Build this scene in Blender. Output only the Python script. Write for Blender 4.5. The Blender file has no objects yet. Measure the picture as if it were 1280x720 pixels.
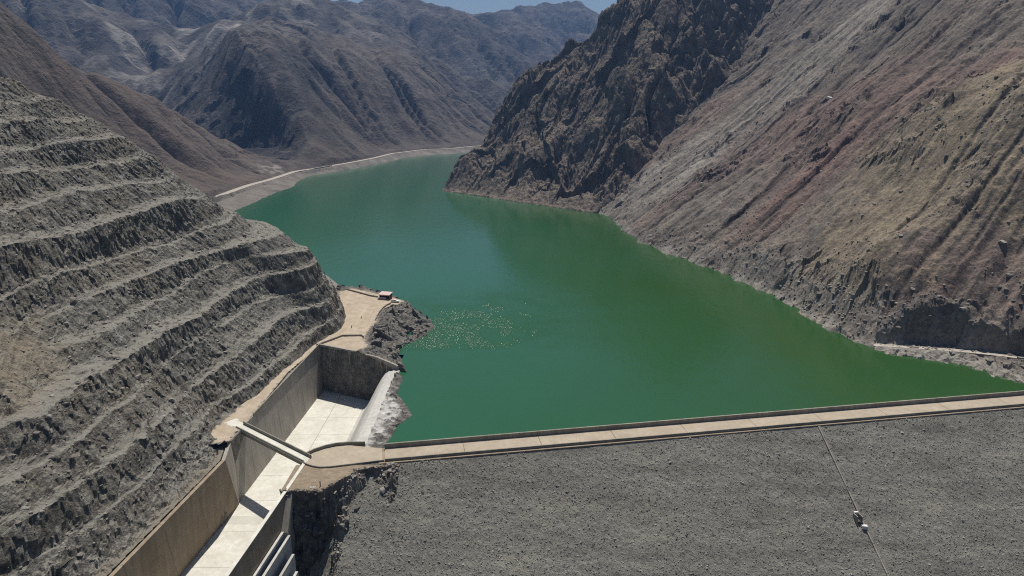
import bpy, math, random
import numpy as np

# ------------------------------------------------------------------ camera, world, sun
scn = bpy.context.scene
COL = scn.collection
F_PX, PITCH, CAM_H = 865.0, math.radians(15.5), 125.0
cam_d = bpy.data.cameras.new("camera")
cam_d.sensor_width = 36.0
cam_d.lens = 36.0 * F_PX / 1280.0
cam_d.clip_start, cam_d.clip_end = 1.0, 30000.0
cam = bpy.data.objects.new("camera", cam_d)
cam.location = (0, 0, CAM_H)
cam.rotation_euler = (math.radians(90) - PITCH, 0, 0)
COL.objects.link(cam)
scn.camera = cam

SUN_EL, SUN_AZ = math.radians(66), math.radians(4.5)      # azimuth from +Y towards +X
w = bpy.data.worlds.new("World"); scn.world = w; w.use_nodes = True
wn = w.node_tree
bg = wn.nodes["Background"]
sky = wn.nodes.new("ShaderNodeTexSky"); sky.sky_type = 'NISHITA'; sky.sun_disc = False
sky.sun_elevation = SUN_EL; sky.sun_rotation = SUN_AZ; sky.altitude = 700
wn.links.new(sky.outputs[0], bg.inputs[0]); bg.inputs[1].default_value = 0.052
sl = bpy.data.lights.new("sun", 'SUN'); sl.energy = 4.8; sl.angle = math.radians(0.55); sl.color = (1, .95, .87)
so = bpy.data.objects.new("sun", sl); COL.objects.link(so)
so.rotation_euler = (math.pi/2 - SUN_EL, 0, math.pi - SUN_AZ)
scn.view_settings.view_transform = 'Standard'; scn.view_settings.look = 'None'
scn.view_settings.exposure = 0.05; scn.view_settings.gamma = 1.0
scn.render.film_transparent = False
try:
    scn.cycles.use_denoising = False; scn.cycles.filter_width = 1.1
    scn.cycles.max_bounces = 5; scn.cycles.diffuse_bounces = 3; scn.cycles.glossy_bounces = 2
    scn.cycles.volume_bounces = 0; scn.cycles.sample_clamp_indirect = 4.0
except Exception: pass

# ------------------------------------------------------------------ small tools
def survey(u, v, z=None, y=None):
    """photogrammetric survey: the ground point seen in the 1280x720 photo at a known height or distance"""
    x = (u - 640) / F_PX; q = -(v - 360) / F_PX
    d = (x, math.cos(PITCH) + q*math.sin(PITCH), -math.sin(PITCH) + q*math.cos(PITCH))
    t = (z - CAM_H) / d[2] if z is not None else y / d[1]
    return (d[0]*t, d[1]*t, CAM_H + d[2]*t)

_rng = np.random.RandomState(7)
_perm = np.arange(256); _rng.shuffle(_perm); _perm = np.concatenate([_perm, _perm]).astype(np.int32)
_g2 = np.stack([np.cos(np.arange(16)/16*2*np.pi), np.sin(np.arange(16)/16*2*np.pi)], 1).astype(np.float32)
def n2(x, y, seed=0):
    x = np.asarray(x, np.float32) + 37.3*seed; y = np.asarray(y, np.float32) - 19.7*seed
    xi = np.floor(x).astype(np.int32); yi = np.floor(y).astype(np.int32)
    fx = x - xi; fy = y - yi; xi &= 255; yi &= 255
    u = fx*fx*fx*(fx*(fx*6-15)+10); v = fy*fy*fy*(fy*(fy*6-15)+10)
    def g(ix, iy, dx, dy):
        h = _perm[_perm[ix & 255] + (iy & 255)] & 15
        return _g2[h, 0]*dx + _g2[h, 1]*dy
    a = g(xi, yi, fx, fy); b = g(xi+1, yi, fx-1, fy); c = g(xi, yi+1, fx, fy-1); d = g(xi+1, yi+1, fx-1, fy-1)
    return ((a+(b-a)*u) + ((c+(d-c)*u)-(a+(b-a)*u))*v) * 1.5
def fbm(x, y, oct=5, seed=0, gain=.5, lac=2.07):
    s = 0; a = 1
    for i in range(oct):
        s = s + a*n2(x, y, seed+i); x = x*lac; y = y*lac; a *= gain
    return s
def ridged(x, y, oct=5, seed=0, gain=.5, lac=2.03):
    s = 0; a = 1; wgt = 1
    for i in range(oct):
        r = 1-np.abs(n2(x, y, seed+i)); r = r*r*wgt
        s = s + a*r; wgt = np.clip(r*1.6, 0, 1); x = x*lac; y = y*lac; a *= gain
    return s - 0.9
def sstep(a, b, x):
    t = np.clip((x-a)/(b-a), 0, 1); return t*t*(3-2*t)
def blob(X, Y, cx, cy, rx, ry, rot=0):
    c, s = math.cos(rot), math.sin(rot); dx = X-cx; dy = Y-cy
    return np.exp(-(((c*dx+s*dy)/rx)**2 + ((-s*dx+c*dy)/ry)**2))
def facet(x, y, seed=0, off=.25):
    """angular noise: cells of tilted planes with steps between them"""
    x = np.asarray(x, np.float32); y = np.asarray(y, np.float32); xi = np.floor(x).astype(np.int32); yi = np.floor(y).astype(np.int32)
    r = np.random.RandomState(1000+seed); tab = r.rand(4096, 5).astype(np.float32)
    best = np.full(x.shape, 9e9, np.float32); out = np.zeros(x.shape, np.float32)
    for i in (-1, 0, 1):
        for j in (-1, 0, 1):
            cx, cy = xi+i, yi+j; h = (_perm[(_perm[cx & 255]+cy) & 255]*16+((cx*7+cy*13) & 15)) & 4095
            dx = x-cx-tab[h, 0]; dy = y-cy-tab[h, 1]; d = dx*dx+dy*dy; m = d < best
            out = np.where(m, (tab[h, 2]*2-1)*dx+(tab[h, 3]*2-1)*dy+off*(tab[h, 4]*2-1), out); best = np.where(m, d, best)
    return out
def gblur(Z, sig):
    """gaussian blur with edge padding; sig in cells"""
    p = int(3*sig); k = np.exp(-.5*(np.arange(-p, p+1)/sig)**2); k /= k.sum()
    for ax in (0, 1):
        A = np.moveaxis(Z, ax, -1); A = np.pad(A, [(0, 0), (p, p)], 'reflect', reflect_type='odd') if A.shape[-1] > p+1 else np.pad(A, [(0, 0), (p, p)], 'edge')
        n = A.shape[-1]; N = n+2*p
        F = np.fft.irfft(np.fft.rfft(A, N, axis=-1)*np.fft.rfft(k, N), N, axis=-1)[..., 2*p:n]
        Z = np.moveaxis(F, -1, ax)
    return Z
def erode(Z, dx, iters, k, m=.5, base=0.0, diff=.03, rebound=0):
    """stream power erosion on a grid: real drainage gullies; returns heights and log drainage area"""
    Z = Z.copy(); n0, n1 = Z.shape; N = n0*n1; Z0 = Z.copy(); idx = np.arange(N).reshape(n0, n1)
    nb = [(a, b) for a in (-1, 0, 1) for b in (-1, 0, 1) if a or b]
    for it in range(iters):
        P = np.pad(Z, 1, 'edge'); IP = np.pad(idx, 1, 'edge'); bs = np.zeros_like(Z); rec = idx.copy(); dist = np.full(Z.shape, dx)
        for a, b in nb:
            l = dx*math.hypot(a, b); sl_ = (Z-P[1+a:1+a+n0, 1+b:1+b+n1])/l; mm = sl_ > bs
            bs = np.where(mm, sl_, bs); rec = np.where(mm, IP[1+a:1+a+n0, 1+b:1+b+n1], rec); dist = np.where(mm, l, dist)
        zf = Z.ravel(); order = np.argsort(zf); rl = rec.ravel().tolist(); A = [dx*dx]*N; ol = order.tolist()
        for i in reversed(ol):
            r = rl[i]
            if r != i: A[r] += A[i]
        Aa = np.array(A); f = k*Aa**m/dist.ravel(); f = np.where(zf <= base, 0, f); fl = f.tolist(); zl = zf.tolist()
        for i in ol:
            r = rl[i]
            if r != i:
                q = fl[i]; zl[i] = (zl[i]+q*zl[r])/(1+q)
        Z = np.array(zl).reshape(n0, n1)
        if diff:
            P = np.pad(Z, 1, 'edge'); Z = Z+diff*(P[:-2, 1:-1]+P[2:, 1:-1]+P[1:-1, :-2]+P[1:-1, 2:]-4*Z)
    if rebound: Z = Z+gblur(Z0-Z, rebound)
    return Z, np.log(Aa.reshape(n0, n1)/(dx*dx))
def sample(G, x0, y0, dx, X, Y):
    """smooth (cubic) lookup of grid G[iy, ix]"""
    fx = np.clip((X-x0)/dx, 1, G.shape[1]-3.001); fy = np.clip((Y-y0)/dx, 1, G.shape[0]-3.001)
    ix = fx.astype(int); iy = fy.astype(int); u = fx-ix; v = fy-iy
    w4 = lambda t: ((-t+2*t*t-t**3)/2, (2-5*t*t+3*t**3)/2, (t+4*t*t-3*t**3)/2, (t**3-t*t)/2)
    wu, wv = w4(u), w4(v); out = 0
    for j in range(4):
        row = 0
        for i in range(4): row = row+wu[i]*G[iy+j-1, ix+i-1]
        out = out+wv[j]*row
    return out
class TPS:
    def __init__(self, pts, lam=0.0):
        p = np.array(pts, float); self.sc = np.abs(p[:, :2]).max(); self.p = p[:, :2]/self.sc; n = len(p)
        K = self.U(self.d(self.p)) + lam*np.eye(n); Pm = np.hstack([np.ones((n, 1)), self.p])
        A = np.zeros((n+3, n+3)); A[:n, :n] = K; A[:n, n:] = Pm; A[n:, :n] = Pm.T
        self.w = np.linalg.solve(A, np.concatenate([p[:, 2], np.zeros(3)]))
    def d(self, q): return ((q[:, None, :]-self.p[None])**2).sum(-1)
    def U(self, r2): return np.where(r2 > 0, r2*np.log(np.maximum(r2, 1e-12)), 0)
    def __call__(self, X, Y):
        q = np.stack([X.ravel(), Y.ravel()], 1)/self.sc; out = np.empty(len(q)); n = len(self.p)
        for i in range(0, len(q), 40000):
            s = q[i:i+40000]; out[i:i+40000] = self.U(self.d(s))@self.w[:n] + self.w[n] + s@self.w[n+1:]
        return out.reshape(X.shape)
def poly_dist(X, Y, pts):
    """signed distance to an open polyline (positive on its right) and arc length"""
    best = np.full(X.shape, 1e18); sd = np.zeros(X.shape); ar = np.zeros(X.shape); L = 0
    for (x0, y0), (x1, y1) in zip(pts[:-1], pts[1:]):
        dx, dy = x1-x0, y1-y0; l = math.hypot(dx, dy)
        t = np.clip(((X-x0)*dx+(Y-y0)*dy)/l**2, 0, 1)
        d2 = (X-x0-t*dx)**2+(Y-y0-t*dy)**2; m = d2 < best
        sgn = np.where((X-x0)*dy-(Y-y0)*dx > 0, 1, -1)
        sd = np.where(m, sgn*np.sqrt(d2), sd); ar = np.where(m, L+t*l, ar); best = np.where(m, d2, best); L += l
    return sd, ar

def props(o, label=None, cat=None, kind=None, group=None):
    if label: o["label"] = label
    if cat: o["category"] = cat
    if kind: o["kind"] = kind
    if group: o["group"] = group
    return o
def np_mesh(name, V, Q, mat, parent=None, smooth=True, attrs=None):
    """V (n,3) vertices and Q (m,k) faces as one mesh object"""
    me = bpy.data.meshes.new(name); V = np.ascontiguousarray(V, np.float32); Q = np.ascontiguousarray(Q, np.int32)
    me.vertices.add(len(V)); me.vertices.foreach_set("co", V.ravel())
    k = Q.shape[1]; me.loops.add(Q.size); me.loops.foreach_set("vertex_index", Q.ravel())
    me.polygons.add(len(Q)); me.polygons.foreach_set("loop_start", np.arange(0, Q.size, k, dtype=np.int32))
    me.polygons.foreach_set("use_smooth", np.full(len(Q), smooth, bool))
    me.update(calc_edges=True)
    for an, av in (attrs or {}).items():
        a = me.attributes.new(an, 'FLOAT', 'POINT'); a.data.foreach_set("value", np.ascontiguousarray(av, np.float32).ravel())
    me.materials.append(mat)
    o = bpy.data.objects.new(name, me); COL.objects.link(o)
    if parent: o.parent = parent
    return o
def grid_mesh(name, X, Y, Z, mat, attrs=None, keep=None, smooth=True, parent=None):
    n, m = X.shape; idx = np.arange(n*m).reshape(n, m)
    Q = np.stack([idx[:-1, :-1], idx[:-1, 1:], idx[1:, 1:], idx[1:, :-1]], -1).reshape(-1, 4)
    V = np.stack([X, Y, Z], -1).reshape(-1, 3)
    # make normals point up
    a, b, c = V[Q[0, 0]], V[Q[0, 1]], V[Q[0, 2]]
    if np.cross(b-a, c-a)[2] < 0: Q = Q[:, ::-1]
    if keep is not None:
        k = keep; kq = (k[:-1, :-1] & k[:-1, 1:] & k[1:, 1:] & k[1:, :-1]).ravel(); Q = Q[kq]
    return np_mesh(name, V, Q, mat, parent, smooth, attrs)
class MB:
    """collects prisms and boxes into one mesh"""
    def __init__(s): s.v = []; s.f = []
    def prism(s, poly, z0, z1):
        """poly: list of (x,y); z0/z1 numbers or lists"""
        n = len(poly); b = len(s.v)
        area = sum(poly[i][0]*poly[(i+1) % n][1]-poly[(i+1) % n][0]*poly[i][1] for i in range(n))
        z0 = z0 if isinstance(z0, (list, tuple)) else [z0]*n
        z1 = z1 if isinstance(z1, (list, tuple)) else [z1]*n
        if area < 0: poly = poly[::-1]; z0 = z0[::-1]; z1 = z1[::-1]
        s.v += [(p[0], p[1], z) for p, z in zip(poly, z0)] + [(p[0], p[1], z) for p, z in zip(poly, z1)]
        s.f.append(tuple(range(b+n-1, b-1, -1))); s.f.append(tuple(range(b+n, b+2*n)))
        for i in range(n):
            j = (i+1) % n; s.f.append((b+i, b+j, b+n+j, b+n+i))
        return s
    def wall(s, p0, p1, t, z0, z1, side=0):
        """straight wall p0->p1, thickness t; side -1 left, +1 right, 0 centred; z0,z1 number or (start,end)"""
        dx, dy = p1[0]-p0[0], p1[1]-p0[1]; l = math.hypot(dx, dy); nx, ny = dy/l, -dx/l
        a, b = {0: (-t/2, t/2), 1: (0, t), -1: (-t, 0)}[side]
        z0 = z0 if isinstance(z0, (list, tuple)) else (z0, z0); z1 = z1 if isinstance(z1, (list, tuple)) else (z1, z1)
        poly = [(p0[0]+nx*a, p0[1]+ny*a), (p1[0]+nx*a, p1[1]+ny*a), (p1[0]+nx*b, p1[1]+ny*b), (p0[0]+nx*b, p0[1]+ny*b)]
        return s.prism(poly, [z0[0], z0[1], z0[1], z0[0]], [z1[0], z1[1], z1[1], z1[0]])
    def box(s, c, size, rz=0):
        x, y, z = c; hx, hy = size[0]/2, size[1]/2; ca, sa = math.cos(rz), math.sin(rz)
        return s.prism([(x+ca*a-sa*b, y+sa*a+ca*b) for a, b in ((-hx, -hy), (hx, -hy), (hx, hy), (-hx, hy))], z, z+size[2])
    def hexa(s, pts):
        """8 points: bottom 4 (ccw) then top 4"""
        b = len(s.v); s.v += list(pts)
        s.f += [(b+3, b+2, b+1, b), (b+4, b+5, b+6, b+7)] + [(b+i, b+(i+1) % 4, b+4+(i+1) % 4, b+4+i) for i in range(4)]
        return s
    def build(s, name, mat, parent=None, bevel=0):
        me = bpy.data.meshes.new(name); me.from_pydata(s.v, [], s.f); me.materials.append(mat)
        o = bpy.data.objects.new(name, me); COL.objects.link(o)
        if parent: o.parent = parent
        if bevel:
            m = o.modifiers.new("edge", 'BEVEL'); m.width = bevel; m.segments = 2; m.limit_method = 'ANGLE'
        return o
def empty(name, label, cat, group=None):
    o = bpy.data.objects.new(name, None); COL.objects.link(o); o.empty_display_size = 2
    return props(o, label, cat, None, group)

# ------------------------------------------------------------------ materials
class NT:
    def __init__(s, name):
        s.m = bpy.data.materials.new(name); s.m.use_nodes = True; s.t = s.m.node_tree
        s.b = s.t.nodes["Principled BSDF"]; s.geo = None
    def n(s, typ, ins=None, **kw):
        nd = s.t.nodes.new(typ)
        for k, v in kw.items(): setattr(nd, k, v)
        for k, v in (ins or {}).items():
            if hasattr(v, "is_output"): s.t.links.new(v, nd.inputs[k])
            else: nd.inputs[k].default_value = v
        return nd
    def pos(s):
        if not s.geo: s.geo = s.n("ShaderNodeNewGeometry")
        return s.geo.outputs["Position"]
    def mapped(s, scale=(1, 1, 1), rot=(0, 0, 0)):
        return s.n("ShaderNodeMapping", {"Vector": s.pos(), "Scale": scale, "Rotation": rot}).outputs[0]
    def noise(s, scale, detail=6, rough=.6, vec=None, dist=0):
        return s.n("ShaderNodeTexNoise", {"Vector": vec or s.pos(), "Scale": scale, "Detail": detail, "Roughness": rough, "Distortion": dist}).outputs[0]
    def ramp(s, fac, stops):
        r = s.n("ShaderNodeValToRGB", {0: fac}); e = r.color_ramp.elements
        while len(e) < len(stops): e.new(.5)
        for el, (p, c) in zip(e, stops):
            el.position = p; el.color = (*c, 1) if len(c) == 3 else c
        return r.outputs[0]
    def rng(s, v, a, b, c=0, d=1):
        return s.n("ShaderNodeMapRange", {0: v, 1: a, 2: b, 3: c, 4: d}, clamp=True).outputs[0]
    def mix(s, fac, a, b, mode='MIX'):
        nd = s.n("ShaderNodeMix", data_type='RGBA', blend_type=mode)
        for i, v in ((0, fac), (6, a), (7, b)):
            if hasattr(v, "is_output"): s.t.links.new(v, nd.inputs[i])
            else: nd.inputs[i].default_value = v if i == 0 else ((*v, 1) if len(v) == 3 else v)
        return nd.outputs[2]
    def math(s, op, a, b=0.0):
        return s.n("ShaderNodeMath", {0: a, 1: b}, operation=op).outputs[0]
    def attr(s, name):
        return s.n("ShaderNodeAttribute", attribute_name=name).outputs["Fac"]
    def up(s):
        s.pos(); return s.n("ShaderNodeSeparateXYZ", {0: s.geo.outputs["Normal"]}).outputs[2]
    def bump(s, h, dist, strength=1.0, prev=None):
        ins = {"Height": h, "Distance": dist, "Strength": strength}
        if prev: ins["Normal"] = prev
        return s.n("ShaderNodeBump", ins).outputs[0]
    def done(s, col, rough=.9, normal=None, spec=.25):
        if hasattr(col, "is_output"): s.t.links.new(col, s.b.inputs["Base Color"])
        else: s.b.inputs["Base Color"].default_value = (*col, 1)
        if hasattr(rough, "is_output"): s.t.links.new(rough, s.b.inputs["Roughness"])
        else: s.b.inputs["Roughness"].default_value = rough
        s.b.inputs["Specular IOR Level"].default_value = spec
        if normal: s.t.links.new(normal, s.b.inputs["Normal"])
        return s.m

def mat_terrace():
    t = NT("blasted_rock")
    big = t.noise(.035, 5, .6); mid = t.noise(.22, 6, .62); fine = t.noise(1.1, 5, .7)
    ribs = t.noise(.9, 4, .6, t.mapped((1, 1, .22)))
    c = t.ramp(mid, [(.28, (.06, .057, .05)), (.45, (.145, .138, .122)), (.58, (.22, .21, .187)), (.76, (.38, .365, .325))])
    c = t.mix(t.rng(big, .45, .7, 0, .6), c, (.21, .18, .135), 'MIX')
    c = t.mix(.75, c, t.ramp(fine, [(.3, (.35, .35, .35)), (.5, (.95, .95, .95)), (.7, (1.65, 1.62, 1.55))]), 'MULTIPLY')
    c = t.mix(.55, c, t.ramp(ribs, [(.33, (.5, .5, .5)), (.6, (1.25, 1.25, 1.22))]), 'MULTIPLY')
    dust = t.mix(t.noise(.5, 4), (.18, .17, .146), (.345, .33, .288))
    c = t.mix(t.math('MULTIPLY', t.rng(t.up(), .74, .92), .9), c, dust)
    c = t.mix(t.math('MULTIPLY', t.attr("tan"), t.rng(mid, .3, .6, .3, .8)), c, (.265, .22, .16))
    b = t.bump(t.math('ADD', fine, t.math('MULTIPLY', mid, 2.0)), .9, .9)
    return t.done(c, .95, b, .15)
def mat_slope():
    t = NT("scree_slope")
    st = t.n("ShaderNodeCombineXYZ", {0: t.attr("along"), 1: t.attr("fall"), 2: 0.0}).outputs[0]
    streak = t.noise(1.0, 7, .62, t.n("ShaderNodeMapping", {"Vector": st, "Scale": (.045, .006, 1)}).outputs[0], .6)
    streak2 = t.noise(1.0, 5, .62, t.n("ShaderNodeMapping", {"Vector": st, "Scale": (.22, .03, 1)}).outputs[0], .3)
    fine = t.noise(.55, 7, .72); mid = t.noise(.05, 6, .62)
    c = t.ramp(streak, [(.3, (.092, .078, .068)), (.45, (.14, .121, .104)), (.56, (.18, .156, .133)), (.72, (.24, .21, .178))])
    c = t.mix(.5, c, t.ramp(streak2, [(.3, (.6, .59, .58)), (.5, (1, 1, 1)), (.7, (1.3, 1.28, 1.25))]), 'MULTIPLY')
    c = t.mix(t.math('MULTIPLY', t.attr("red"), .85), c, t.mix(streak2, (.165, .098, .082), (.255, .172, .145)))
    c = t.mix(t.math('MULTIPLY', t.attr("tan"), .85), c, t.mix(streak2, (.215, .172, .12), (.32, .265, .19)))
    c = t.mix(t.math('MULTIPLY', t.attr("pale"), .85), c, t.mix(streak2, (.22, .205, .178), (.42, .39, .345)))
    c = t.mix(t.math('MULTIPLY', t.attr("dark"), .75), c, (.070, .053, .046))
    c = t.mix(.6, c, t.ramp(mid, [(.32, (.62, .62, .62)), (.5, (1, 1, 1)), (.68, (1.3, 1.28, 1.22))]), 'MULTIPLY')
    c = t.mix(.7, c, t.ramp(fine, [(.34, (.4, .4, .4)), (.5, (1, 1, 1)), (.66, (1.55, 1.5, 1.42))]), 'MULTIPLY')
    b = t.bump(fine, .9, .8)
    return t.done(c, .95, b, .15)
def mat_crag():
    t = NT("dark_crag")
    mid = t.noise(.06, 7, .65); fine = t.noise(.4, 6, .7)
    c = t.ramp(mid, [(.3, (.065, .055, .046)), (.5, (.135, .114, .094)), (.62, (.20, .167, .134)), (.75, (.26, .22, .175))])
    c = t.mix(t.math('MULTIPLY', t.rng(t.up(), .5, .85), .7), c, (.215, .175, .138))
    c = t.mix(.65, c, t.ramp(fine, [(.34, (.45, .45, .45)), (.5, (1, 1, 1)), (.66, (1.5, 1.48, 1.45))]), 'MULTIPLY')
    return t.done(c, .95, t.bump(fine, 1.8, .9), .15)
def mat_far():
    t = NT("mountain_rock")
    big = t.noise(.0035, 6, .6, None, .5); mid = t.noise(.02, 8, .68); fine = t.noise(.12, 5, .7)
    c = t.ramp(big, [(.3, (.066, .063, .062)), (.45, (.092, .085, .080)), (.55, (.112, .098, .087)), (.7, (.145, .136, .127))])
    c = t.mix(.8, c, t.ramp(mid, [(.3, (.45, .45, .46)), (.5, (1, 1, 1)), (.7, (1.5, 1.45, 1.4))]), 'MULTIPLY')
    c = t.mix(.45, c, t.ramp(fine, [(.34, (.5, .5, .5)), (.5, (1, 1, 1)), (.66, (1.5, 1.5, 1.5))]), 'MULTIPLY')
    c = t.mix(t.math('MULTIPLY', t.attr("tan"), .8), c, t.mix(mid, (.115, .086, .069), (.175, .135, .108)))
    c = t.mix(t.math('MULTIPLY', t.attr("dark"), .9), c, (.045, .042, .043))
    c = t.mix(t.math('MULTIPLY', t.attr("pale"), .9), c, t.mix(mid, (.2, .185, .165), (.5, .46, .40)))
    return t.done(c, .95, t.bump(t.math('ADD', fine, t.math('MULTIPLY', mid, 2)), 5, .8), .1)
def mat_dirt(name, a, b, sc=.35):
    t = NT(name); n = t.noise(sc, 6, .6); f = t.noise(3.0, 4, .7)
    c = t.mix(t.rng(n, .35, .65), a, b)
    c = t.mix(.4, c, t.ramp(f, [(.3, (.6, .6, .6)), (.5, (1, 1, 1)), (.7, (1.3, 1.3, 1.3))]), 'MULTIPLY')
    return t.done(c, .95, t.bump(f, .15, .6), .15)
def mat_concrete(name, a, b, stain=None, amount=.5):
    t = NT(name); n = t.noise(.12, 7, .65); f = t.noise(1.6, 5, .65)
    drip = t.noise(.5, 6, .65, t.mapped((1, 1, .08)))
    c = t.mix(t.rng(n, .35, .68), a, b)
    c = t.mix(.35, c, t.ramp(f, [(.3, (.72, .72, .72)), (.5, (1, 1, 1)), (.7, (1.18, 1.18, 1.18))]), 'MULTIPLY')
    zz = t.n('ShaderNodeSeparateXYZ', {0: t.pos()}).outputs[2]
    lift = t.math('LESS_THAN', t.math('FRACT', t.math('DIVIDE', t.math('ADD', zz, 60.4), 3.0)), .045); c = t.mix(t.math('MULTIPLY', lift, .28), c, tuple(x*.4 for x in a))
    if stain: c = t.mix(t.math('MULTIPLY', t.rng(drip, .42, .68), amount), c, stain)
    return t.done(c, .88, t.bump(f, .05, .5), .25)
def mat_rockfill():
    t = NT("rockfill"); big = t.noise(.05, 5, .6); f = t.noise(1.3, 5, .75); v = t.noise(3.2, 3, .7)
    c = t.ramp(f, [(.3, (.14, .134, .115)), (.48, (.215, .206, .179)), (.6, (.27, .259, .226)), (.75, (.38, .366, .322))])
    c = t.mix(t.rng(big, .5, .7), c, t.mix(f, (.17, .163, .135), (.36, .34, .28)))
    band = t.noise(1.0, 5, .6, t.mapped((.02, .16, .16), (0, 0, -.175))); c = t.mix(.8, c, t.ramp(band, [(.32, (.72, .72, .72)), (.5, (1, 1, 1)), (.68, (1.22, 1.22, 1.2))]), 'MULTIPLY')
    return t.done(c, .95, t.bump(v, .4, .9), .15)
def mat_stone(name, lo, hi):
    t = NT(name); i = t.n("ShaderNodeNewGeometry").outputs["Random Per Island"]; f = t.noise(2.5, 3, .7)
    pat = t.noise(.06, 5, .65); band = t.noise(1.0, 5, .6, t.mapped((.02, .16, .16), (0, 0, -.175)))
    c = t.mix(i, lo, hi); c = t.mix(.8, c, t.ramp(band, [(.32, (.72, .72, .72)), (.5, (1, 1, 1)), (.68, (1.22, 1.22, 1.2))]), 'MULTIPLY')
    c = t.mix(t.rng(pat, .5, .72, 0, .6), c, t.mix(i, (.15, .135, .10), (.40, .37, .29))); c = t.mix(.4, c, t.ramp(f, [(.3, (.6, .6, .6)), (.7, (1.4, 1.4, 1.4))]), 'MULTIPLY')
    return t.done(c, .95, None, .15)
def mat_paint(name, col, rough=.5):
    t = NT(name); f = t.noise(4, 4, .6); c = t.mix(t.rng(f, .35, .75, 0, .35), col, tuple(x*.6 for x in col))
    return t.done(c, rough, None, .4)
def mat_water():
    t = NT("lake_water")
    m = t.n("ShaderNodeMapping", {"Vector": t.pos(), "Scale": (1, 1, 1)}).outputs[0]
    big = t.noise(.006, 4, .55, m, .8)
    c = t.mix(t.math('ADD', t.attr('reflection_tint'), t.rng(big, .3, .7, -.25, .25)), (.025, .099, .048), (.025, .073, .017))  # teal sky and olive mountainside reflection painted into the base colour
    rip = t.attr("ripple")
    w1 = t.noise(.9, 3, .55, t.mapped((1, .55, 1))); w2 = t.noise(.16, 3, .5, t.mapped((1, .5, 1)))
    b1 = t.n("ShaderNodeBump", {"Height": w2, "Distance": .5, "Strength": .35}).outputs[0]
    b2 = t.n("ShaderNodeBump", {"Height": w1, "Distance": t.math('ADD', .07, t.math('MULTIPLY', rip, .8)), "Strength": 1.0, "Normal": b1}).outputs[0]
    t.b.inputs["IOR"].default_value = 1.333
    return t.done(c, t.math('ADD', .10, t.math('MULTIPLY', rip, .13)), b2, .36)

M = dict(terrace=mat_terrace(), slope=mat_slope(), crag=mat_crag(), far=mat_far(), water=mat_water(), rockfill=mat_rockfill(),
    dirt=mat_dirt("packed_dirt", (.40, .325, .24), (.52, .44, .34)), pad=mat_dirt("brown_dirt", (.25, .195, .14), (.34, .275, .20)),
    track=mat_dirt("gravel_track", (.32, .285, .24), (.47, .42, .355)),
    road=mat_concrete("road_concrete", (.37, .31, .235), (.46, .395, .305), (.29, .24, .18), .5),
    floor=mat_concrete("pale_concrete", (.58, .56, .49), (.72, .70, .63), (.46, .45, .37), .55),
    wall=mat_concrete("grey_concrete", (.30, .275, .235), (.39, .36, .31), (.20, .18, .15), .6),
    brown=mat_concrete("stained_concrete", (.27, .215, .15), (.36, .30, .22), (.19, .14, .09), .6),
    parapet=mat_concrete("parapet_concrete", (.23, .215, .175), (.33, .31, .26), (.14, .125, .10), .5),
    weir=mat_concrete("weir_concrete", (.46, .45, .415), (.60, .585, .54), (.33, .32, .29), .5),
    stone=mat_stone("broken_stone", (.17, .163, .14), (.40, .387, .34)), boulder=mat_stone("boulder_stone", (.14, .128, .112), (.32, .295, .26)),
    white=mat_paint("white_paint", (.78, .77, .74), .4), pink=mat_paint("faded_sheet", (.62, .46, .42), .6),
    maroon=mat_paint("dark_red_board", (.13, .055, .045), .7), glass=mat_paint("dark_glass", (.02, .022, .025), .15),
    rubber=mat_paint("black_rubber", (.02, .02, .02), .8), steel=mat_paint("dark_steel", (.06, .055, .05), .5))

def rock_proto(seed, kind=0):
    r = random.Random(seed)
    t = (1+5**.5)/2
    V = np.array([(-1, t, 0), (1, t, 0), (-1, -t, 0), (1, -t, 0), (0, -1, t), (0, 1, t), (0, -1, -t), (0, 1, -t), (t, 0, -1), (t, 0, 1), (-t, 0, -1), (-t, 0, 1)], float)/1.9
    Fc = np.array([(0, 11, 5), (0, 5, 1), (0, 1, 7), (0, 7, 10), (0, 10, 11), (1, 5, 9), (5, 11, 4), (11, 10, 2), (10, 7, 6), (7, 1, 8), (3, 9, 4), (3, 4, 2), (3, 2, 6), (3, 6, 8), (3, 8, 9), (4, 9, 5), (2, 4, 11), (6, 2, 10), (8, 6, 7), (9, 8, 1)])
    V = V*np.array([[r.uniform(.6, 1.25)] for _ in range(12)])*np.array([1, r.uniform(.65, .95), r.uniform(.5, .75)])
    return V, Fc
def chip_proto(seed):
    r = random.Random(seed)
    V = np.array([(1, 0, 0), (0, 1, 0), (-1, 0, 0), (0, -1, 0), (0, 0, 1), (0, 0, -1)], float)*np.array([[r.uniform(.75, 1.35)] for _ in range(6)])
    V = V+np.array([[r.uniform(-.25, .25) for _ in range(3)] for _ in range(6)])
    return V*np.array([1, .85, .7]), np.array([(0, 1, 4), (1, 2, 4), (2, 3, 4), (3, 0, 4), (1, 0, 5), (2, 1, 5), (3, 2, 5), (0, 3, 5)])
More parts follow.
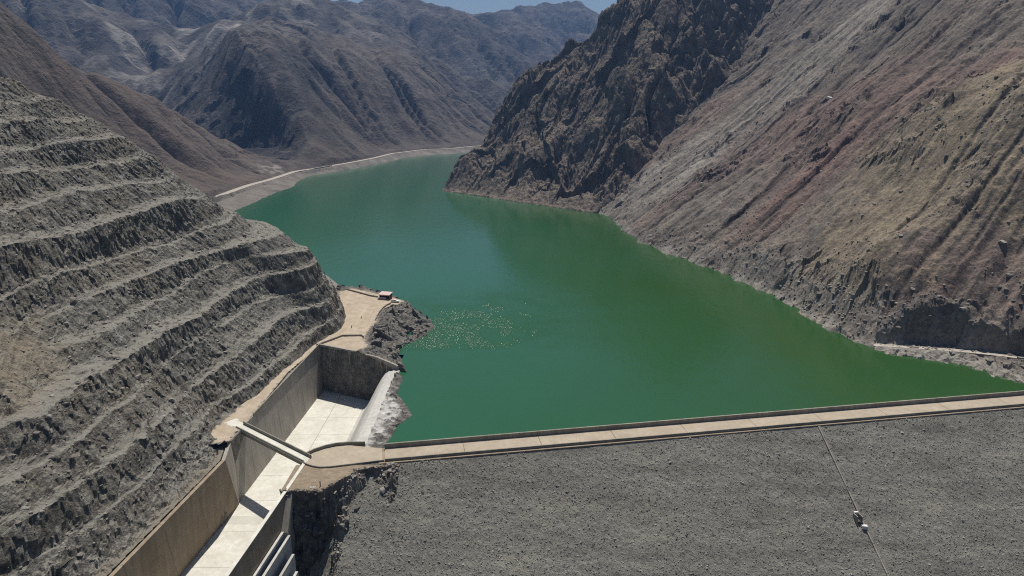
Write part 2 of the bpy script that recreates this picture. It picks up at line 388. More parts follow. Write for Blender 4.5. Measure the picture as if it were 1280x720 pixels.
def scatter(name, P, S, mat, parent=None, seed=0, chips=False):
    """many broken stones in one mesh (stuff): P (n,3) places, S (n) sizes"""
    rs = np.random.RandomState(seed); protos = [(chip_proto if chips else rock_proto)(seed*10+i) for i in range(8)]; nv = len(protos[0][0])
    Vs, Fs, off = [], [], 0
    which = rs.randint(0, 8, len(P))
    for k, (V, Fc) in enumerate(protos):
        m = which == k; p = P[m]; s = S[m]; n = len(p)
        if not n: continue
        a = rs.uniform(0, 6.28, n); b = rs.uniform(-.6, .6, n)
        ca, sa, cb, sb = np.cos(a), np.sin(a), np.cos(b), np.sin(b)
        x, y, z = V[:, 0][None], V[:, 1][None], V[:, 2][None]
        y2 = y*cb[:, None]-z*sb[:, None]; z2 = y*sb[:, None]+z*cb[:, None]
        x3 = x*ca[:, None]-y2*sa[:, None]; y3 = x*sa[:, None]+y2*ca[:, None]
        W = np.stack([x3, y3, z2], -1)*s[:, None, None]*.5 + p[:, None, :]
        Vs.append(W.reshape(-1, 3)); Fs.append((Fc[None]+(np.arange(n)*nv)[:, None, None]+off).reshape(-1, 3)); off += n*nv
    o = np_mesh(name, np.concatenate(Vs), np.concatenate(Fs), mat, parent, False)
    o["kind"] = "stuff"; return o

# ------------------------------------------------------------------ water
def build_water():
    ys = np.concatenate([np.arange(325.5, 430, .32), np.linspace(441, 700, 60), np.linspace(710, 3200, 80)]); xs = np.concatenate([np.linspace(-700, -71, 60), np.arange(-66, 24, .28), np.linspace(33, 700, 60)])
    X1, Y1 = np.meshgrid(xs, ys)
    xs2 = np.linspace(-54.2, 420, 140); f = np.linspace(0, 1, 40)
    yd = 219.4+(xs2+55.9)*.174/.985-.1                      # upstream face of the dam
    X2 = np.broadcast_to(xs2[None], (40, 140)); Y2 = yd[None]+(325.5-yd)[None]*f[:, None]
    n1 = X1.size
    def quads(n, m, o):
        q = np.arange(n*m).reshape(n, m)+o; return np.stack([q[:-1, :-1], q[:-1, 1:], q[1:, 1:], q[1:, :-1]], -1).reshape(-1, 4)
    X = np.concatenate([X1.ravel(), X2.ravel()]); Y = np.concatenate([Y1.ravel(), Y2.ravel()])
    Q = np.concatenate([quads(*X1.shape, 0), quads(40, 140, n1)])
    rip = blob(X, Y, -42, 352, 30, 36, .3)*.95 + .45*blob(X, Y, -14, 385, 45, 50)
    rip = np.clip(1.5*rip*(.4+1.1*np.clip(fbm(X/14, Y/14, 3, 5)+.4, 0, 1)), 0, 1)
    rip = rip*sstep(327, 338, Y); W = rip*(.29*n2(X/.8, Y/.95, 7)+.17*n2(X/1.3, Y/1.5, 8))
    o = np_mesh("reservoir_water", np.stack([X, Y, W], 1), Q, M['water'], None, True, {"ripple": np.clip(rip, 0, 1), "reflection_tint": sstep(-60, 150, X+.08*(Y-400))})  # left to right tint imitates what the surface reflects
    props(o, "green reservoir water filling the valley behind the dam", "water", "structure")
build_water()

# ------------------------------------------------------------------ terraced cliff (left)
Z_B = {0: 10, 1: 20, 2: 29, 3: 38, 4: 46, 5: 54, 6: 62, 7: 76, 8: 86, 9: 95.5, 10: 105, 11: 114, 12: 123, 13: 131.5, 14: 140}
LIPS = {   # lip of each bench: surveyed pixels
 0: [(27, 718), (111, 661), (161, 621), (208, 577), (249, 537), (262, 510)],
 1: [(0, 668), (44, 648), (111, 598), (188, 540), (228, 493), (242, 480), (302, 438), (359, 394), (403, 383)],
 2: [(0, 604), (40, 581), (91, 554), (134, 520), (168, 497), (181, 478), (215, 452), (265, 415), (316, 381), (353, 366), (390, 361)],
 3: [(0, 534), (44, 524), (67, 507), (121, 474), (161, 445), (215, 415), (269, 374), (322, 347), (386, 337)],
 4: [(84, 431), (134, 411), (188, 378), (249, 347), (296, 327), (386, 314)],
 5: [(91, 381), (161, 354), (215, 334), (269, 312), (343, 295)],
 6: [(67, 351), (134, 327), (188, 310), (235, 294), (302, 272)],
 7: [(34, 299), (84, 289), (144, 273), (235, 255), (289, 243)]}
TC = (-330., 320.)
def ZC_WALL(y): return 4.7-5.5*np.clip((213-y)/85, 0, 2)     # top of the lower chute wall
def build_terraces():
    th_vis = np.arange(-56, 62, .135); th = np.radians(np.concatenate([np.arange(-88, -56, .6), th_vis, np.arange(62, 128, .6)]))
    lips = {}
    for k in range(15):
        if k in LIPS:
            pts = [survey(u, v, Z_B[k])[:2] for u, v in LIPS[k]]
        elif k == 8: pts = [survey(u, v, 81)[:2] for u, v in [(0, 252), (67, 244), (151, 226), (232, 217)]]
        else: pts = []
        lips[k] = pts
    lips[0] += [(-110, 262), (-106.5, 285), (-104.5, 305), (-102, 325), (-97.5, 338), (-96, 352), (-98, 368), (-107, 400), (-113, 422), (-140, 447), (-200, 462), (-300, 480), (-400, 500)]
    lips[1] += [(-97, 352), (-99, 368), (-110, 402), (-142, 432), (-200, 448), (-300, 466), (-400, 490)]
    lips[2] += [(-101, 356), (-104, 370), (-117, 400), (-148, 424), (-205, 440), (-300, 455)]
    lips[3] += [(-105, 362), (-110, 375), (-125, 398), (-155, 418), (-210, 432), (-300, 447)]
    lips[4] += [(-112, 372), (-132, 396), (-160, 412), (-215, 426), (-300, 440)]
    lips[5] += [(-124, 372), (-142, 394), (-168, 408), (-220, 420), (-300, 432)]
    lips[6] = lips[6][:-1] + [(-147, 355), (-152, 380), (-175, 402), (-225, 414), (-300, 424)]
    lips[7] = [(-170, 215), (-168, 240), (-166, 265), (-164, 290), (-161, 315), (-158, 340), (-159, 360), (-176, 386), (-230, 404), (-300, 414)]
    lips[8] = [(-183, 240), (-180, 265), (-177, 290), (-173, 320), (-171, 345), (-174, 362), (-192, 382), (-240, 398), (-300, 408)]
    lips[9] = [(-192, 250), (-189, 275), (-186, 300), (-182, 330), (-181, 350), (-186, 366), (-206, 382), (-250, 392), (-300, 400)]
    lips[10] = [(-202, 255), (-198, 285), (-194, 315), (-191, 335), (-192, 352), (-200, 366), (-228, 380), (-300, 392)]
    lips[11] = [(-212, 258), (-208, 290), (-204, 320), (-202, 340), (-206, 356), (-218, 366), (-245, 376), (-300, 384)]
    lips[12] = [(-223, 262), (-218, 300), (-215, 326), (-216, 342), (-224, 355), (-250, 366), (-300, 376)]
    lips[13] = [(-235, 265), (-230, 303), (-228, 324), (-231, 338), (-241, 350), (-267, 359), (-300, 368)]
    lips[14] = [(-248, 270), (-243, 306), (-242, 322), (-246, 334), (-258, 344), (-283, 352), (-305, 357)]
    R = np.zeros((15, len(th)))
    for k in range(15):
        p = np.array(lips[k]) - np.array(TC)
        a = np.arctan2(p[:, 1], p[:, 0]); r = np.hypot(p[:, 0], p[:, 1]); o = np.argsort(a); a, r = a[o], r[o]
        # straight run along -Y before the first surveyed point: x stays, so r = x/cos
        xl = r[0]*np.cos(a[0]); ex = np.radians(np.arange(-85, math.degrees(a[0])-1, 2))
        a = np.concatenate([ex, a]); r = np.concatenate([np.minimum((xl-2)/np.cos(ex), 420), r])
        R[k] = np.interp(th, a, r)
    ker = np.exp(-np.linspace(-2, 2, 31)**2); ker /= ker.sum()
    for k in range(15): R[k] = np.convolve(np.pad(R[k], 15, 'edge'), ker, 'valid')
    S = th*215
    for k in range(15):
        z = Z_B[k]
        R[k] += 1.0*n2(S/21, 0*S+k*3.1, 3)+.45*n2(S/7.5, 0*S+k*5.7, 4)+.25*n2(S/2.6, 0*S+k*9.7, 6)
    for k in range(13, -1, -1): R[k] = np.maximum(R[k], R[k+1]+3.4)
    # radial samples: dense between top bench and foot
    nr = 520
    q = np.linspace(0, 1, nr)
    Rin, Rout = np.maximum(R[14]-30, 5), R[0]+34
    Rg = Rin[None]+(Rout-Rin)[None]*q[:, None]
    Z = np.zeros_like(Rg); FACE = np.zeros_like(Rg)
    wl = np.array([(-118, 60), (-113.5, 128), (-100.2, 212.5), (-103.3, 228), (-98.0, 325), (-88, 342), (-88, 372), (-96, 410), (-130, 470), (-420, 520)], float)-np.array(TC)
    f_ = np.linspace(0, len(wl)-1, 600); wx = np.interp(f_, np.arange(len(wl)), wl[:, 0]); wy = np.interp(f_, np.arange(len(wl)), wl[:, 1])
    RW = np.interp(th, np.arctan2(wy, wx), np.hypot(wx, wy))
    wy_ = TC[1]+RW*np.sin(th); foot = np.where(wy_ < 214, ZC_WALL(wy_)-.3, 4.2)
    for j in range(len(th)):
        kr, kz = [Rin[j]], [146.]
        for k in range(14, -1, -1):
            zt = Z_B[k] + 1.0*math.sin(S[j]/23+k*2)+.5*math.sin(S[j]/9+k)
            kr.append(R[k][j]); kz.append(zt)
            zlow = (Z_B[k-1] + 1.0*math.sin(S[j]/23+(k-1)*2)+.5*math.sin(S[j]/9+k-1)) if k else foot[j]
            b = R[k-1][j]-R[k][j] if k else max(RW[j]-R[0][j]-1.5, 3.0)
            if k:
                fwj = min(b*.79, .95*(zt-zlow)+.4)
                kr.append(R[k][j]+fwj*.75); kz.append(zlow+.13*(zt-zlow)+.5)
                kr.append(R[k][j]+fwj); kz.append(zlow+.5)
            elif b > 4.5 and wy_[j] < 226:
                kr.append(R[0][j]+b*.25); kz.append(7.4); kr.append(R[0][j]+b*.7); kz.append(foot[j]+1.2)
            else:
                kr.append(R[0][j]+2.2); kz.append(foot[j]+.9); kr.append(R[0][j]+3.2); kz.append(foot[j])
        r0 = max(RW[j], R[0][j]+4)
        kr += [r0, r0+.25, r0+40]; kz += [foot[j], -30, -40]
        Z[:, j] = np.interp(Rg[:, j], kr, kz)
    T = np.broadcast_to(th[None], Rg.shape); SS = T*215
    # collapsed tan gully cutting the lower benches at left
    X = TC[0]+Rg*np.cos(T); Y = TC[1]+Rg*np.sin(T)
    gz = np.gradient(Z, axis=0)/np.maximum(np.gradient(Rg, axis=0), 1e-3)
    steep = sstep(.5, 1.6, -gz)
    tan = np.clip(blob(X, Y, -153, 199, 10, 19, .15)*1.25 + .4*blob(X, Y, -142, 183, 7, 10), 0, 1)
    tan = np.clip(tan*(1+.8*fbm(X/9, Y/9, 3, 8)), 0, 1)
    lam = np.where((Y < 300) & (X > -140), sstep(.1, 1.6, Z-foot[None]), sstep(4.6, 9, Z))
    sm = Z*0
    kern = np.ones(41)/41
    for j in range(len(th)): sm[:, j] = np.convolve(np.pad(Z[:, j], 20, 'edge'), kern, 'valid')
    er = np.clip(sstep(.55, .9, tan) + .4*sstep(.3, .7, n2(SS/28, Z/22, 12)), 0, .9)*lam
    er = np.maximum(er, .8*sstep(340, 362, Y+14*n2(Z/14, SS/40, 13))*sstep(62, 72, Z)*lam)
    Z = Z*(1-er)+sm*er
    wob = .6*fbm(SS/6, Z/6, 3, 19)
    d = lam*(steep*(.95*facet((SS+wob*4)/4.0, Z/8, 20)+.7*facet((SS+wob)/1.7, Z/4, 21)+.5*fbm(SS/2.4, Z/6, 4, 22, .6)) + .5*fbm(SS/4, Rg/4, 4, 30))
    rz = lam*((1-.6*steep)*.2*fbm(SS/5, Rg/5+Z/9, 4, 40, .55)+ .5*steep*facet(SS/2.5, Rg/2.5+Z/5, 41)+.8*(1-steep)*np.maximum(fbm(SS/8, Rg/3+Z, 3, 46)-.05, 0)*1.2)
    lowz = sstep(11.5, 8.5, Z)*(Y < 232)*(Rg > R[0][None]+.5); tan = np.maximum(tan, lowz*sstep(4.5, 1.0, RW[None]-Rg+1.5*fbm(SS/4, Rg/4, 3, 49))*.75); rz = rz+lowz*(1.0*facet(SS/2.4, Rg/2.4, 47)+.6*facet(SS/1.1, Rg/1.1, 48))
    rz = rz*sstep(0, 2.5, RW[None]-Rg); d = d*sstep(0, 2.5, RW[None]-Rg)
    X = TC[0]+(Rg+d)*np.cos(T); Y = TC[1]+(Rg+d)*np.sin(T); Z = Z+rz
    o = grid_mesh("terraced_cliff", X, Y, Z, M['terrace'], {"tan": tan}, smooth=False)
    props(o, "grey rock hillside blasted into stepped benches beside the spillway", "cliff", "structure")
    return X, Y, Z
TX, TY, TZ = build_terraces()

# ------------------------------------------------------------------ right valley side and promontory
SHORE_R = [(262, 200), (240, 268), (231, 292), (227, 309), (212, 322), (194, 331), (184, 338), (178, 352), (174, 385), (170, 430), (152, 490), (131, 554), (114, 605), (101, 753), (58, 888), (0, 1068), (2, 1250), (40, 1500)]
TRACK = [survey(u, v, z) for u, v, z in [(1092, 431, 1.2), (1130, 434, 2.4), (1180, 437, 3.4), (1230, 440, 4.2), (1280, 447, 4.8), (1340, 458, 5)]]
def slope_far(X, Y):
    d, s = poly_dist(X, Y, SHORE_R)
    return d, s
def prom_z(X, Y):
    tp = .97
    zf = tp*(.711*(X+81)+.703*(Y-937))
    yr = 1050-np.maximum(0, -(X-5))*.95
    zr = tp*(.711*(X+81)+.703*(yr-937))
    return np.minimum(zf, zr-1.0*(Y-yr))
def build_right():
    # rows follow the shore: s along, d up the slope
    pts = np.array(SHORE_R, float); seg = np.hypot(*np.diff(pts, axis=0).T); L = np.concatenate([[0], np.cumsum(seg)])
    ds = [0.]; 
    while ds[-1] < L[-1]: ds.append(ds[-1]+max(.8, .0019*(180+ds[-1])))
    ds = np.array(ds)
    cx = np.interp(ds, L, pts[:, 0]); cy = np.interp(ds, L, pts[:, 1])
    k = 161; ker = np.hanning(k); ker /= ker.sum()
    sx = np.convolve(np.pad(cx, k//2, 'reflect', reflect_type='odd'), ker, 'valid'); sy = np.convolve(np.pad(cy, k//2, 'reflect', reflect_type='odd'), ker, 'valid')
    tx, ty = np.gradient(sx), np.gradient(sy); l = np.hypot(tx, ty); nx, ny = ty/l, -tx/l
    k2 = 301; ker2 = np.hanning(k2); ker2 /= ker2.sum()
    nx = np.convolve(np.pad(nx, k2//2, 'edge'), ker2, 'valid'); ny = np.convolve(np.pad(ny, k2//2, 'edge'), ker2, 'valid')
    dd = [-14.]
    while dd[-1] < 780: dd.append(dd[-1]+max(.75, .0030*(150+max(dd[-1], 0))))
    dd = np.array(dd)
    D, Sg = np.meshgrid(dd, ds)
    wgt = sstep(0, 60, D)
    X = cx[:, None]*(1-wgt)+sx[:, None]*wgt + nx[:, None]*D; Y = cy[:, None]*(1-wgt)+sy[:, None]*wgt + ny[:, None]*D
    base = .727*D
    near = sstep(640, 420, Y)
    # drainage carved on a regular (along, up) grid
    gs = 3.0; ga = np.arange(-60, L[-1]+60, gs); gd = np.arange(-30, 800, gs); GD, GS = np.meshgrid(gd, ga)
    wv = 26*fbm(GS/240, GD/300, 3, 50)
    H = .727*GD + sstep(10, 140, GD)*(24*fbm(GS/330, GD/420, 3, 52)+7*fbm((GS+wv)/110, GD/200, 3, 54)) + sstep(0, 40, GD)*(1.1*fbm(GS/16, GD/40, 4, 56)) + .4*np.random.RandomState(9).rand(*GD.shape)
    He, La = erode(H, gs, 8, .0065, .5, 0.0, .05, 12)
    dH = He-.727*GD; lo = gblur(dH, 5); dH = lo+3.2*np.tanh((dH-lo)/3.2)
    g = sample(dH, gd[0], ga[0], gs, D, Sg)*sstep(0, 25, D); flow = sample(La, gd[0], ga[0], gs, D, Sg)
    foot = near*(5+4*n2(Sg/40, D/60, 61))*sstep(3, 13, D)*np.exp(-np.maximum(D-13, 0)/50)
    knob = 40*blob(X, Y, 285, 430, 62, 75, .5)*sstep(5, 40, D) + 15*blob(X, Y, 205, 372, 26, 26)*sstep(4, 25, D)
    cr = np.clip(sstep(.18, .5, fbm(X/75, Y/75, 4, 70))*.8+1.0*near*sstep(34, 10, D), 0, 1)
    wx = X+5*fbm(X/20, Y/20, 2, 66); wy = Y+5*fbm(X/20, Y/20, 2, 67)
    crag = cr*(7*facet(wx/22, wy/22, 71)+3.4*facet(wx/9, wy/9, 72)+1.5*facet(X/4, Y/4, 73))*sstep(2, 20, D)
    bill = near*sstep(6, 40, D)*9*((1-np.abs(n2(X/52, Y/52, 86)))-.6)
    rough = bill*.9+(1.0*fbm(X/11, Y/11, 4, 80, .55)+.9*facet(X/8, Y/8, 81)*sstep(-.2, .4, n2(X/60, Y/60, 82)))*sstep(1, 12, D)*np.clip(.6+D/500, .6, 1.6)
    shore = 1.6*fbm(X/9, Y/9, 4, 90)*sstep(-12, -2, D)+sstep(30, 4, np.abs(D))*(4.2*fbm(X/24, Y/24, 3, 91)+2.2*facet(X/9, Y/9, 92))*(Y > 345)
    sw = Sg+7*fbm(Sg/60, D/130, 2, 123)
    rill = (sstep(.22, .5, n2(sw/15, D/330, 120))+.7*sstep(.25, .5, n2(sw/7, D/210, 122)))*sstep(-.25, .3, n2(sw/95, D/380, 121))*sstep(8, 50, D)*(1-.5*cr)
    Z = base+foot+g+knob+crag+rough+shore*.8-2.6*rill
    # bench cut for the right bank track with a rock wall behind it
    rp = [p[:2] for p in TRACK]; rz_ = [p[2] for p in TRACK]
    al = np.concatenate([[0], np.cumsum(np.hypot(*np.diff(np.array(rp), axis=0).T))])
    rd, ra = poly_dist(X, Y, rp); rd = -rd    # positive on the uphill side
    zr = np.interp(ra, al, rz_); m = (ra > .5); w0 = 2.4; w1 = 7.0
    lean = 1.2*facet(X/6, Y/6, 96)
    zc = zr+np.maximum(rd-w1+lean*sstep(w1-1.5, w1+1.5, rd), 0)*5.0+70*sstep(36, 50, ra+2.5*fbm(X/5, Y/5, 2, 98))*sstep(w0, w0+7, rd)
    zc = zc+16*sstep(20, 0, ra)*sstep(w0, w0+6, rd)
    wallh = 4*np.exp(-((ra-30)/26)**2)*np.exp(-np.maximum(rd-9, 0)/12)*(rd > 2.4)
    Z = np.where(m & (rd > -w0) & (rd < 30), np.minimum(Z+wallh, zc), Z)
    Z = np.where(m & (rd > -w0) & (rd < w0), zr-.05, Z)
    low = m & (rd <= -w0) & (rd > -60)
    Z = np.where(low, zr+(rd+w0)*(.5-.26*sstep(25, 60, ra)) + (1.6*facet(X/4, Y/4, 95)+.8*fbm(X/3, Y/3, 3, 97))*sstep(-w0, -w0-2, rd), Z)
    red = np.clip(blob(X, Y, 265, 620, 50, 120, .3)*1.2 + blob(X, Y, 215, 520, 40, 45)*.7 + .9*blob(X, Y, 330, 500, 60, 32, -.5) + .5*sstep(.25, .6, n2(Sg/70, D/240, 101)), 0, 1)*(.6+.5*n2(Sg/14, D/60, 103))
    tan = np.clip(1.3*blob(X, Y, 285, 425, 75, 75, .4)+.8*blob(X, Y, 200, 395, 26, 42)+.35*sstep(.15, .6, n2(Sg/110, D/150, 105)), 0, 1)*(.75+.5*fbm(X/20, Y/20, 3, 107))
    tan = sstep(.22, .6, tan)*(1-.5*sstep(2, 6, flow))
    dark = np.clip(.75*rill*sstep(-.5, .3, n2(sw/9, D/60, 124)) + .3*cr*(1-near) + .5*sstep(2.0, 5.5, flow)*sstep(-.1, .3, n2(Sg/60, D/140, 111)), 0, 1)
    lead = Z-prom_z(X, Y)
    pale = .9*sstep(70, 8, lead)*sstep(-30, 4, lead)*(.6+.6*n2(Sg/9, D/90, 112))*(Y > 640) + .85*near*sstep(26, 8, D)*(.7+.5*fbm(X/14, Y/14, 3, 113)) + .5*sstep(5, 0, D)
    o = grid_mesh("valley_side", X, Y, Z, M['slope'], {"along": Sg, "fall": D, "red": np.clip(red, 0, 1), "tan": np.clip(tan, 0, 1), "dark": dark, "pale": np.clip(pale, 0, 1)}, keep=(X+55)*.174-(Y-214)*.985 < 2.5, smooth=False)
    props(o, "steep gullied scree mountainside on the right bank of the reservoir", "mountainside", "structure")
    rs = np.random.RandomState(41); pr = (D > 1) & (D < 420) & (Sg < 900) & (Sg > 40); wq = np.exp(-D/140)*(.25+np.clip(n2(X/45, Y/45, 114)+.2, 0, 1)+.8*cr)*pr
    ii = rs.choice(wq.size, 3200, p=(wq**1.8/(wq**1.8).sum()).ravel())
    P = np.stack([X.ravel()[ii], Y.ravel()[ii], Z.ravel()[ii]+.1], 1)
    b = scatter("scree_boulders", P, rs.gamma(1.7, .55, len(ii))+.5, M['boulder'], None, 43); props(b, "scattered boulders on the right bank scree", "boulders", "stuff")
    # promontory: dark crags
    a = np.concatenate([np.arange(-260, 330, 1.25)]); b = np.arange(-16, 470, 1.25)
    B, A = np.meshgrid(b, a)      # A along shore from (101,753) towards the tip, B inland
    X = 101-.703*A+.711*B; Y = 753+.711*A+.703*B
    Z0 = prom_z(X, Y); fade = sstep(-2, 26, Z0)
    gs = 3.0; gx = np.arange(-190, 420, gs); gy = np.arange(600, 1320, gs); GX, GY = np.meshgrid(gx, gy)
    P0 = prom_z(GX, GY); fd = sstep(-2, 40, P0)
    H = P0+fd*(30*fbm(GX/130, GY/130, 3, 130)+24*facet((GX+18*fbm(GX/60, GY/60, 2, 131))/75, (GY+18*fbm(GX/60, GY/60, 2, 132))/75, 133)) + .5*np.random.RandomState(12).rand(*GX.shape)
    He, La = erode(H, gs, 12, .035, .5, 0.0, .02, 26)
    He = np.where(P0 < -3, P0, He)
    dz = sample(He-P0, gx[0], gy[0], gs, X, Y); flow = sample(La, gx[0], gy[0], gs, X, Y)
    GUL = [(101, 753), (131, 780), (174, 832), (220, 895), (262, 965), (300, 1050), (330, 1150)]
    gq, ga_ = poly_dist(X, Y, GUL); gq = gq+12*sstep(0, 180, ga_)+10*fbm(X/40, Y/40, 3, 119)
    wx = X+7*fbm(X/26, Y/26, 2, 120); wy = Y+7*fbm(X/26, Y/26, 2, 121)
    Z = Z0+dz+fade*(15*facet(wx/56, wy/56, 140)+5*facet(wx/20, wy/20, 141)+2.2*facet(X/8, Y/8, 142)+1.0*fbm(X/5, Y/5, 4, 143))
    Z = Z+1.2*fbm(X/6, Y/6, 4, 165)*sstep(-6, 0, Z0) - 1.5*np.maximum(gq+14, 0)
    o = grid_mesh("promontory", X, Y, Z, M['crag'], {}, smooth=False)
    props(o, "dark craggy rock promontory pushing into the lake", "promontory", "structure")
build_right()

# ------------------------------------------------------------------ far mountains, left hillside
ROADF = [survey(u, v, 8)[:2] for u, v in [(225, 262), (270, 247), (290, 239), (310, 232), (340, 224), (370, 214), (392, 211), (410, 208), (440, 203), (470, 197), (490, 192), (530, 187), (560, 186), (590, 183)]]+[(-40, 1760), (60, 1900)]
def build_far():
    C = [survey(u, v, y=y) for u, v, y in [
        (-60, -10, 740), (0, 25, 800), (60, 60, 850), (120, 105, 930), (200, 135, 1000), (260, 165, 1080), (330, 195, 1180), (358, 209, 1215),
        (150, 175, 850), (250, 200, 960),
        (393, 190, 1240), (375, 160, 1300), (350, 130, 1370), (325, 95, 1440), (289, 57, 1540), (312, 42, 1640), (345, 28, 1850),
        (430, 150, 1480), (500, 150, 1660), (450, 100, 1800), (400, 60, 1950), (560, 150, 1850), (600, 165, 1900),
        (400, 24, 2350), (440, 20, 2500), (462, 22, 2600), (505, 8, 2900), (560, 56, 2750), (625, 140, 2300), (650, 85, 3000), (700, 52, 3500), (738, 36, 4100), (790, 20, 4700), (600, 22, 4300),
        (205, 132, 1650), (170, 100, 1750), (100, 60, 1900), (0, 0, 2000), (120, 0, 2500), (230, 80, 2200), (290, 30, 2700), (340, 8, 3000), (372, 26, 3300), (200, -40, 3200), (0, -120, 2600), (-200, -100, 2400), (-200, 0, 1700)]]
    C += [(x, y, 3) for x, y in ROADF[1:]]
    C += [(-290, 810, -6), (-315, 1000, -6), (-318, 1150, -8), (-240, 1400, -6), (-170, 1560, -6), (-60, 1640, -8), (0, 1850, 0), (150, 2300, 8), (-200, 1000, -30), (-120, 1400, -30),
          (-640, 1180, 60), (-560, 1330, 35), (-450, 1330, 14), (-760, 1320, 70), (-700, 1480, 62), (-360, 1260, 16), (-900, 1050, 150), (-800, 850, 260), (-640, 700, 260), (-420, 690, 30), (-330, 700, -4),
          (400, 2700, 60), (900, 3000, 300), (900, 4500, 450), (-2500, 4500, 1100), (-2800, 2500, 900), (-1200, 5200, 380), (200, 5200, 330), (-1700, 1500, 500), (-1500, 900, 500)]
    f = TPS(C, 1e-5)
    SPINE = [survey(u, v, y=y)[:2] for u, v, y in [(398, 207, 1190), (375, 160, 1300), (350, 130, 1370), (325, 95, 1440), (289, 57, 1540), (270, 50, 1680)]]
    g1 = 13.0; x1 = np.arange(-2960, 1260, g1); y1 = np.arange(640, 5400, g1); GX, GY = np.meshgrid(x1, y1)
    T1 = f(GX, GY); farw = sstep(1350, 2100, np.hypot(GX, GY))
    wx = GX+60*fbm(GX/400, GY/400, 3, 200); wy = GY+60*fbm(GX/400, GY/400, 3, 204)
    H = T1+sstep(5, 120, T1)*(farw*(95*fbm(wx/620, wy/620, 4, 210)+40*facet(wx/330, wy/330, 212))+8*fbm(GX/120, GY/120, 4, 214))+np.random.RandomState(5).rand(*GX.shape)
    E1, A1 = erode(H, g1, 14, .032, .5, 3.0, .02, 16)
    g2 = 4.0; x2 = np.arange(-812, -78, g2); y2 = np.arange(680, 2012, g2); HX, HY = np.meshgrid(x2, y2)
    T2 = sample(E1, x1[0], y1[0], g1, HX, HY); H2 = T2+sstep(4, 50, T2)*(7*fbm(HX/70, HY/70, 4, 220)+3*facet(HX/40, HY/40, 222))+.5*np.random.RandomState(6).rand(*HX.shape)
    E2, A2 = erode(H2, g2, 9, .012, .5, 3.0, .04, 14)
    wB = sstep(0, 60, HX+806)*sstep(0, 40, -84-HX)*sstep(0, 70, 2004-HY)
    rF = sstep(-430, -320, HX+.15*(HY-1400)); E2 = T2+(E2-T2)*wB*(1-.5*rF)
    def height(X, Y, near):
        if near: Z0 = sample(E2, x2[0], y2[0], g2, X, Y); A = sample(A2, x2[0], y2[0], g2, X, Y)
        else: Z0 = sample(E1, x1[0], y1[0], g1, X, Y); A = sample(A1, x1[0], y1[0], g1, X, Y)
        rd, ra = poly_dist(X, Y, ROADF); up = -rd     # positive uphill
        dist = np.hypot(X, Y)
        amp = sstep(2, 60, Z0)*sstep(3, 45, np.abs(rd)); far = sstep(1300, 2200, dist)
        smooth = blob(X, Y, -480, 960, 190, 240, .3)          # brown scree hillside
        rightface = sstep(-440, -330, X+.15*(Y-1400))*sstep(2300, 1900, Y)
        wx = X+9*fbm(X/50, Y/50, 2, 225); wy = Y+9*fbm(X/50, Y/50, 2, 226); sc = 1+1.2*far
        R2 = facet(wx/(46*sc), wy/(46*sc), 227)
        Z = Z0+amp*(1-.8*smooth)*(1-.6*rightface)*sc*(3.2*R2+1.8*facet(wx/(19*sc), wy/(19*sc), 228))+amp*(1.0+1.5*far)*1.3*fbm(X/(14*sc), Y/(14*sc), 4, 240)
        sd, sa = poly_dist(X, Y, SPINE); lf = -sd; cm = sstep(0, 35, lf)*sstep(230, 120, lf)*sstep(-20, 60, sa)*sstep(450, 260, sa)*sstep(0, 40, Z0-6)
        Z = Z+cm*(20*facet(wx/48, wy/48, 270)+11*facet(wx/20, wy/20, 271))
        Z = np.where(cm > 0, np.maximum(Z-cm*.42*np.minimum(lf, 95), np.minimum(Z, 14+.12*lf)), Z)
        Z = Z+26*np.exp(-np.abs(sd)/(38+.02*sa))*sstep(-10, 90, sa)*sstep(560, 380, sa)
        flat = sstep(11, 4.5, np.abs(rd)); Z = Z*(1-flat)+8*flat
        below = (up < -4.5) & (up > -90)
        Z = np.where(below & (flat < .01), np.minimum(Z, 8.0+(up+4.5)*.22+.5*fbm(X/12, Y/12, 3, 245)), Z)
        return Z, Z0, A, R2, smooth, rightface, up
    # cells: fine near part, coarse far part around it
    xs = np.arange(-800, -90, 2.6); ys = [690.]
    while ys[-1] < 2000: ys.append(ys[-1]+2.2*(ys[-1]/800))
    X, Y = np.meshgrid(xs, np.array(ys)); Z, Z0, R1, R2, sm, rf, up = height(X, Y, True)
    def SPD(X, Y):
        sd, sa = poly_dist(X, Y, SPINE); return sstep(0, 30, -sd)*sstep(230, 120, -sd)*sstep(0, 40, sa)*sstep(430, 250, sa)*(.75+.6*fbm(X/40, Y/40, 3, 275))
    def attrs(X, Y, Z, R1, R2, sm, rf):
        tan = np.clip((sm*1.2+.5*rf)*(1-SPD(X, Y)), 0, 1)*(.8+.3*fbm(X/60, Y/60, 3, 250))
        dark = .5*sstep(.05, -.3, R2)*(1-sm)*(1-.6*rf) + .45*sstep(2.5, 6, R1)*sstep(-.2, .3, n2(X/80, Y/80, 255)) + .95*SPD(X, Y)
        pale = sstep(.25, .6, fbm(X/90, Y/90, 4, 260)+.1)*blob(X, Y, -900, 2200, 330, 420)+.35*sstep(.35, .6, fbm(X/50, Y/150, 4, 262))*blob(X, Y, -800, 1900, 400, 500)
        pale = pale+.9*sstep(.0, .3, n2(X/9, Y/22, 263))*blob(X, Y, -372, 1085, 14, 45)*(Z < 45)
        bd, _ = poly_dist(X, Y, ROADF); pale = pale+.55*sstep(3, 7, bd)*sstep(75, 45, bd)*(Z > -3)*(.7+.4*fbm(X/25, Y/25, 3, 264))
        return {"tan": np.clip(tan, 0, 1), "dark": np.clip(dark, 0, 1), "pale": np.clip(pale, 0, 1)}
    o = grid_mesh("hillside", X, Y, Z, M['far'], attrs(X, Y, Z, R1, R2, sm, rf), smooth=False)
